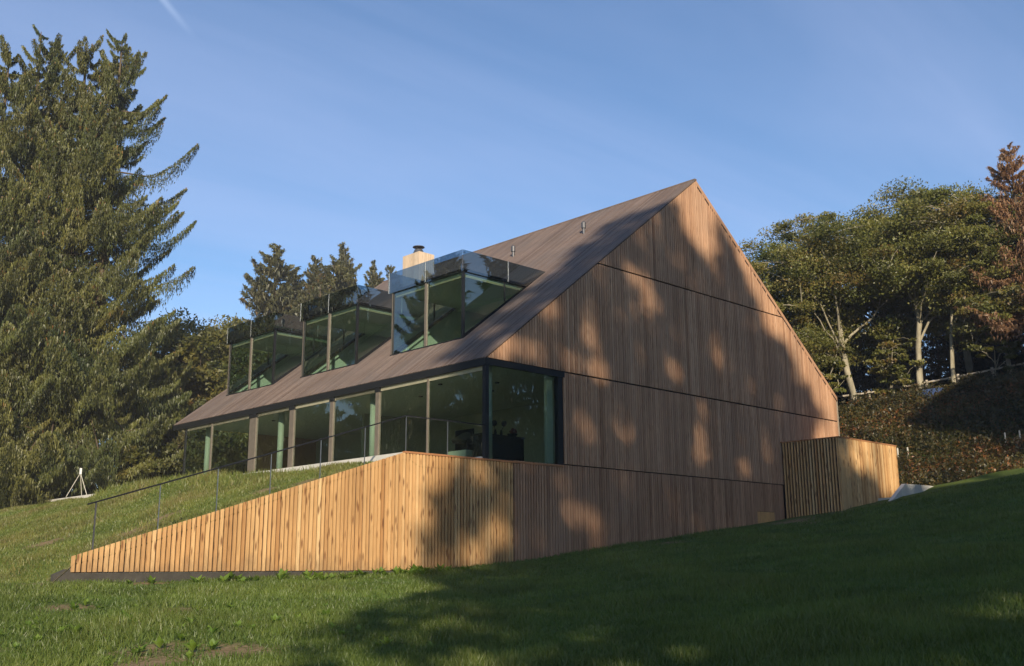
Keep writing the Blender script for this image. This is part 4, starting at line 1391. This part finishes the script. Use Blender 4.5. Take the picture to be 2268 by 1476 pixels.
for (u_, w_, h_, lb) in ((26.0, 0.35, 0.62, 'pale marker post in the bracken, upper one of the close pair'), (25.85, 0.75, 0.6, 'pale marker post in the bracken, beside the taller white one'), (27.7, -3.3, 0.5, 'pale marker post high on the dark bank, farther up'), (27.9, -3.85, 0.5, 'pale marker post high on the dark bank, nearer the lawn')):
    z_ = ground_z(u_, w_)
    mk = empty('marker_post', (u_, w_, z_), lb, 'post', 'marker posts on the bank')
    MB().tube([(u_, w_, z_ - 0.2), (u_, w_, z_ + 0.42 + h_ * .3)], 0.038, 8).build('stake', M['stake'], mk)
    MB().tube([(u_, w_, z_ + 0.42 + h_ * .3), (u_, w_, z_ + 0.45 + h_ * .3)], [0.042, 0.02], 8).build('stake_cap', M['stake'], mk)
z_ = ground_z(31.9, 1.9)
tp = MB()
tp.prism_y([(31.2, z_ - .3), (32.9, z_ + .3), (32.8, z_ + .62), (32.1, z_ + 0.55), (31.4, z_ + .12)], 1.3, 2.2)
tag(tp.build('tarpaulin', M['blue']), 'crumpled blue tarpaulin lying below the fence rail', 'tarpaulin')

# ------------------------------------------------------------------ thin autumn haze in the air
HAZE = 0.0006
m, t, o = new_mat('haze_air')
pv = N(t, 'ShaderNodeVolumePrincipled')
pv.inputs['Color'].default_value = (0.90, 0.93, 1.0, 1)
pv.inputs['Density'].default_value = HAZE
pv.inputs['Anisotropy'].default_value = 0.0
L(t, pv.outputs[0], o.inputs[1])
hz = MB().box(-720, 720, -720, 820, -8.0, 36.0).build('haze', m)
tag(hz, kind='stuff')

# ------------------------------------------------------------------ grass and weeds
r = np.random.default_rng(77)
nbl = 400000
d = 6.0 * (36 / 6.0) ** (r.random(nbl) ** 0.8)
tt = r.uniform(-0.72, 0.78, nbl) * d
hx, hy = math.cos(YAW), math.sin(YAW)
gx = CAM[0] + d * hx + tt * rt[0]
gy = CAM[1] + d * hy + tt * rt[1]
isf = gy < -0.03
okb = (gy > 0.15) & (gx < XC - 0.03)
n17 = 0.915 * gx + 0.404 * gy
keepm = (isf & (n17 < 19) & ~((gx > 14.7) & (gy > -2.5)) & ~((gx > 15.9) & (gy > -3.45) & (gx < 21.4))) | okb
keepm &= r.random(nbl) > bare_at(gx, gy) * 1.5 - 0.1
gx, gy, d, isf = gx[keepm], gy[keepm], d[keepm], isf[keepm]
# more blades on the slope behind the wall
ns = 90000
sx = r.uniform(-16, XC - 0.03, ns); sy = r.uniform(0.15, 26, ns)
k2 = r.random(ns) > bare_at(sx, sy) * 1.5 - 0.1
gx = np.concatenate([gx, sx[k2]]); gy = np.concatenate([gy, sy[k2]])
d = (gx - CAM[0]) * hx + (gy - CAM[1]) * hy
isf = gy < 0
gz = np.where(isf, front_z(gx, gy), back_z(gx, gy))
n = len(gx)
patch = np.sin(0.9 * gx + 0.4) * np.sin(1.1 * gy - 0.3 * gx) + 0.5 * np.sin(2.3 * gx - 1.7 * gy)
hb_ = (0.055 + 0.045 * r.random(n)) * (1 + 0.35 * patch)
edge = (~isf) & (gx > -4.6) & (gx < XC) & (gy > 4) & (gy < 15.5)
hb_ = np.where(edge & (r.random(n) < 0.25), hb_ * 2.6, hb_)
wb_ = 0.004 + 0.00042 * d
az = r.uniform(0, 2 * math.pi, n)
ln = r.normal(0, 0.45, (n, 2))
v = np.empty((n, 3, 3))
v[:, 0] = np.stack([gx - np.cos(az) * wb_, gy - np.sin(az) * wb_, gz - 0.01], -1)
v[:, 1] = np.stack([gx + np.cos(az) * wb_, gy + np.sin(az) * wb_, gz - 0.01], -1)
v[:, 2] = np.stack([gx + ln[:, 0] * hb_, gy + ln[:, 1] * hb_, gz + hb_], -1)
dry = np.where(isf, 0.30, 0.60) + 0.12 * patch + r.normal(0, 0.10, n)
o_ = bpy.data.objects.new('grass', np_mesh('grass', v.reshape(-1, 3), np.arange(3 * n).reshape(-1, 3), M['grass'], np.clip(dry, 0, 1)))
COL.objects.link(o_)
tag(o_, 'short green lawn grass around the house', 'grass', kind='stuff')

# broad-leaved weeds in the lawn
wm = []
for k in range(5):
    C, A, B = [], [], []
    nl = int(r.integers(9, 16))
    for q in range(nl):
        a0 = r.uniform(0, 2 * math.pi)
        tilt = r.uniform(0.5, 1.25)
        l_ = r.uniform(0.07, 0.17)
        w_ = l_ * r.uniform(0.13, 0.21)
        dr = np.array([math.cos(a0) * math.cos(tilt), math.sin(a0) * math.cos(tilt), math.sin(tilt)])
        sd_ = np.array([-math.sin(a0), math.cos(a0), 0.0])
        up_ = np.cross(dr, sd_)
        base = dr * 0.01
        P = [base, base + dr * l_ * .45 + sd_ * w_, base + dr * l_ * .5 - up_ * w_ * .3, base + dr * l_ * .45 - sd_ * w_, base + dr * l_ + np.array([0, 0, -.25 * l_])]
        C.append(P)
    V = np.array(C).reshape(-1, 3)
    Fq = []
    for q in range(nl):
        b0 = q * 5
        Fq += [[b0, b0 + 1, b0 + 2], [b0, b0 + 2, b0 + 3], [b0 + 1, b0 + 4, b0 + 2], [b0 + 2, b0 + 4, b0 + 3]]
    wm.append(np_mesh('weed_plant', V, np.array(Fq), M['weed'], np.repeat(r.random(nl), 4)))
wpos = []
for k in range(46):
    u_ = r.random()
    wpos.append((-10.2 + 8.2 * u_ ** 0.8, -0.55 - 1.2 * r.random() ** 1.5, r.uniform(0.9, 1.7)))
for cxw, cyw, nw, sp_ in ((-15.3, -8.3, 26, 0.6), (-13.6, -7.5, 15, 0.5), (-13.9, -10.4, 12, 0.6), (-12.4, -9.3, 12, 0.6), (-11.5, -8.6, 6, 0.6), (-11.9, -11.2, 6, 0.5), (-16.4, -6.2, 8, 0.8), (-12.9, -6.0, 7, 0.8), (-10.6, -6.6, 6, 0.8)):
    for k in range(nw):
        wpos.append((cxw + r.normal(0, sp_ * 1.25), cyw + r.normal(0, sp_ * 1.25), r.uniform(0.6, 1.3)))
for k, (wx, wy, sc) in enumerate(wpos):
    o_ = bpy.data.objects.new('weed_plant', wm[k % 5])
    COL.objects.link(o_)
    o_.location = (wx, wy, float(front_z(wx, wy)))
    o_.rotation_euler = (0, 0, r.uniform(0, 6.28))
    o_.scale = (sc * (1.25 if wy > -2.2 else 0.95),) * 3
    tag(o_, 'broad-leaved green weed growing in the lawn before the slatted wall', 'weed', 'weeds in the lawn')
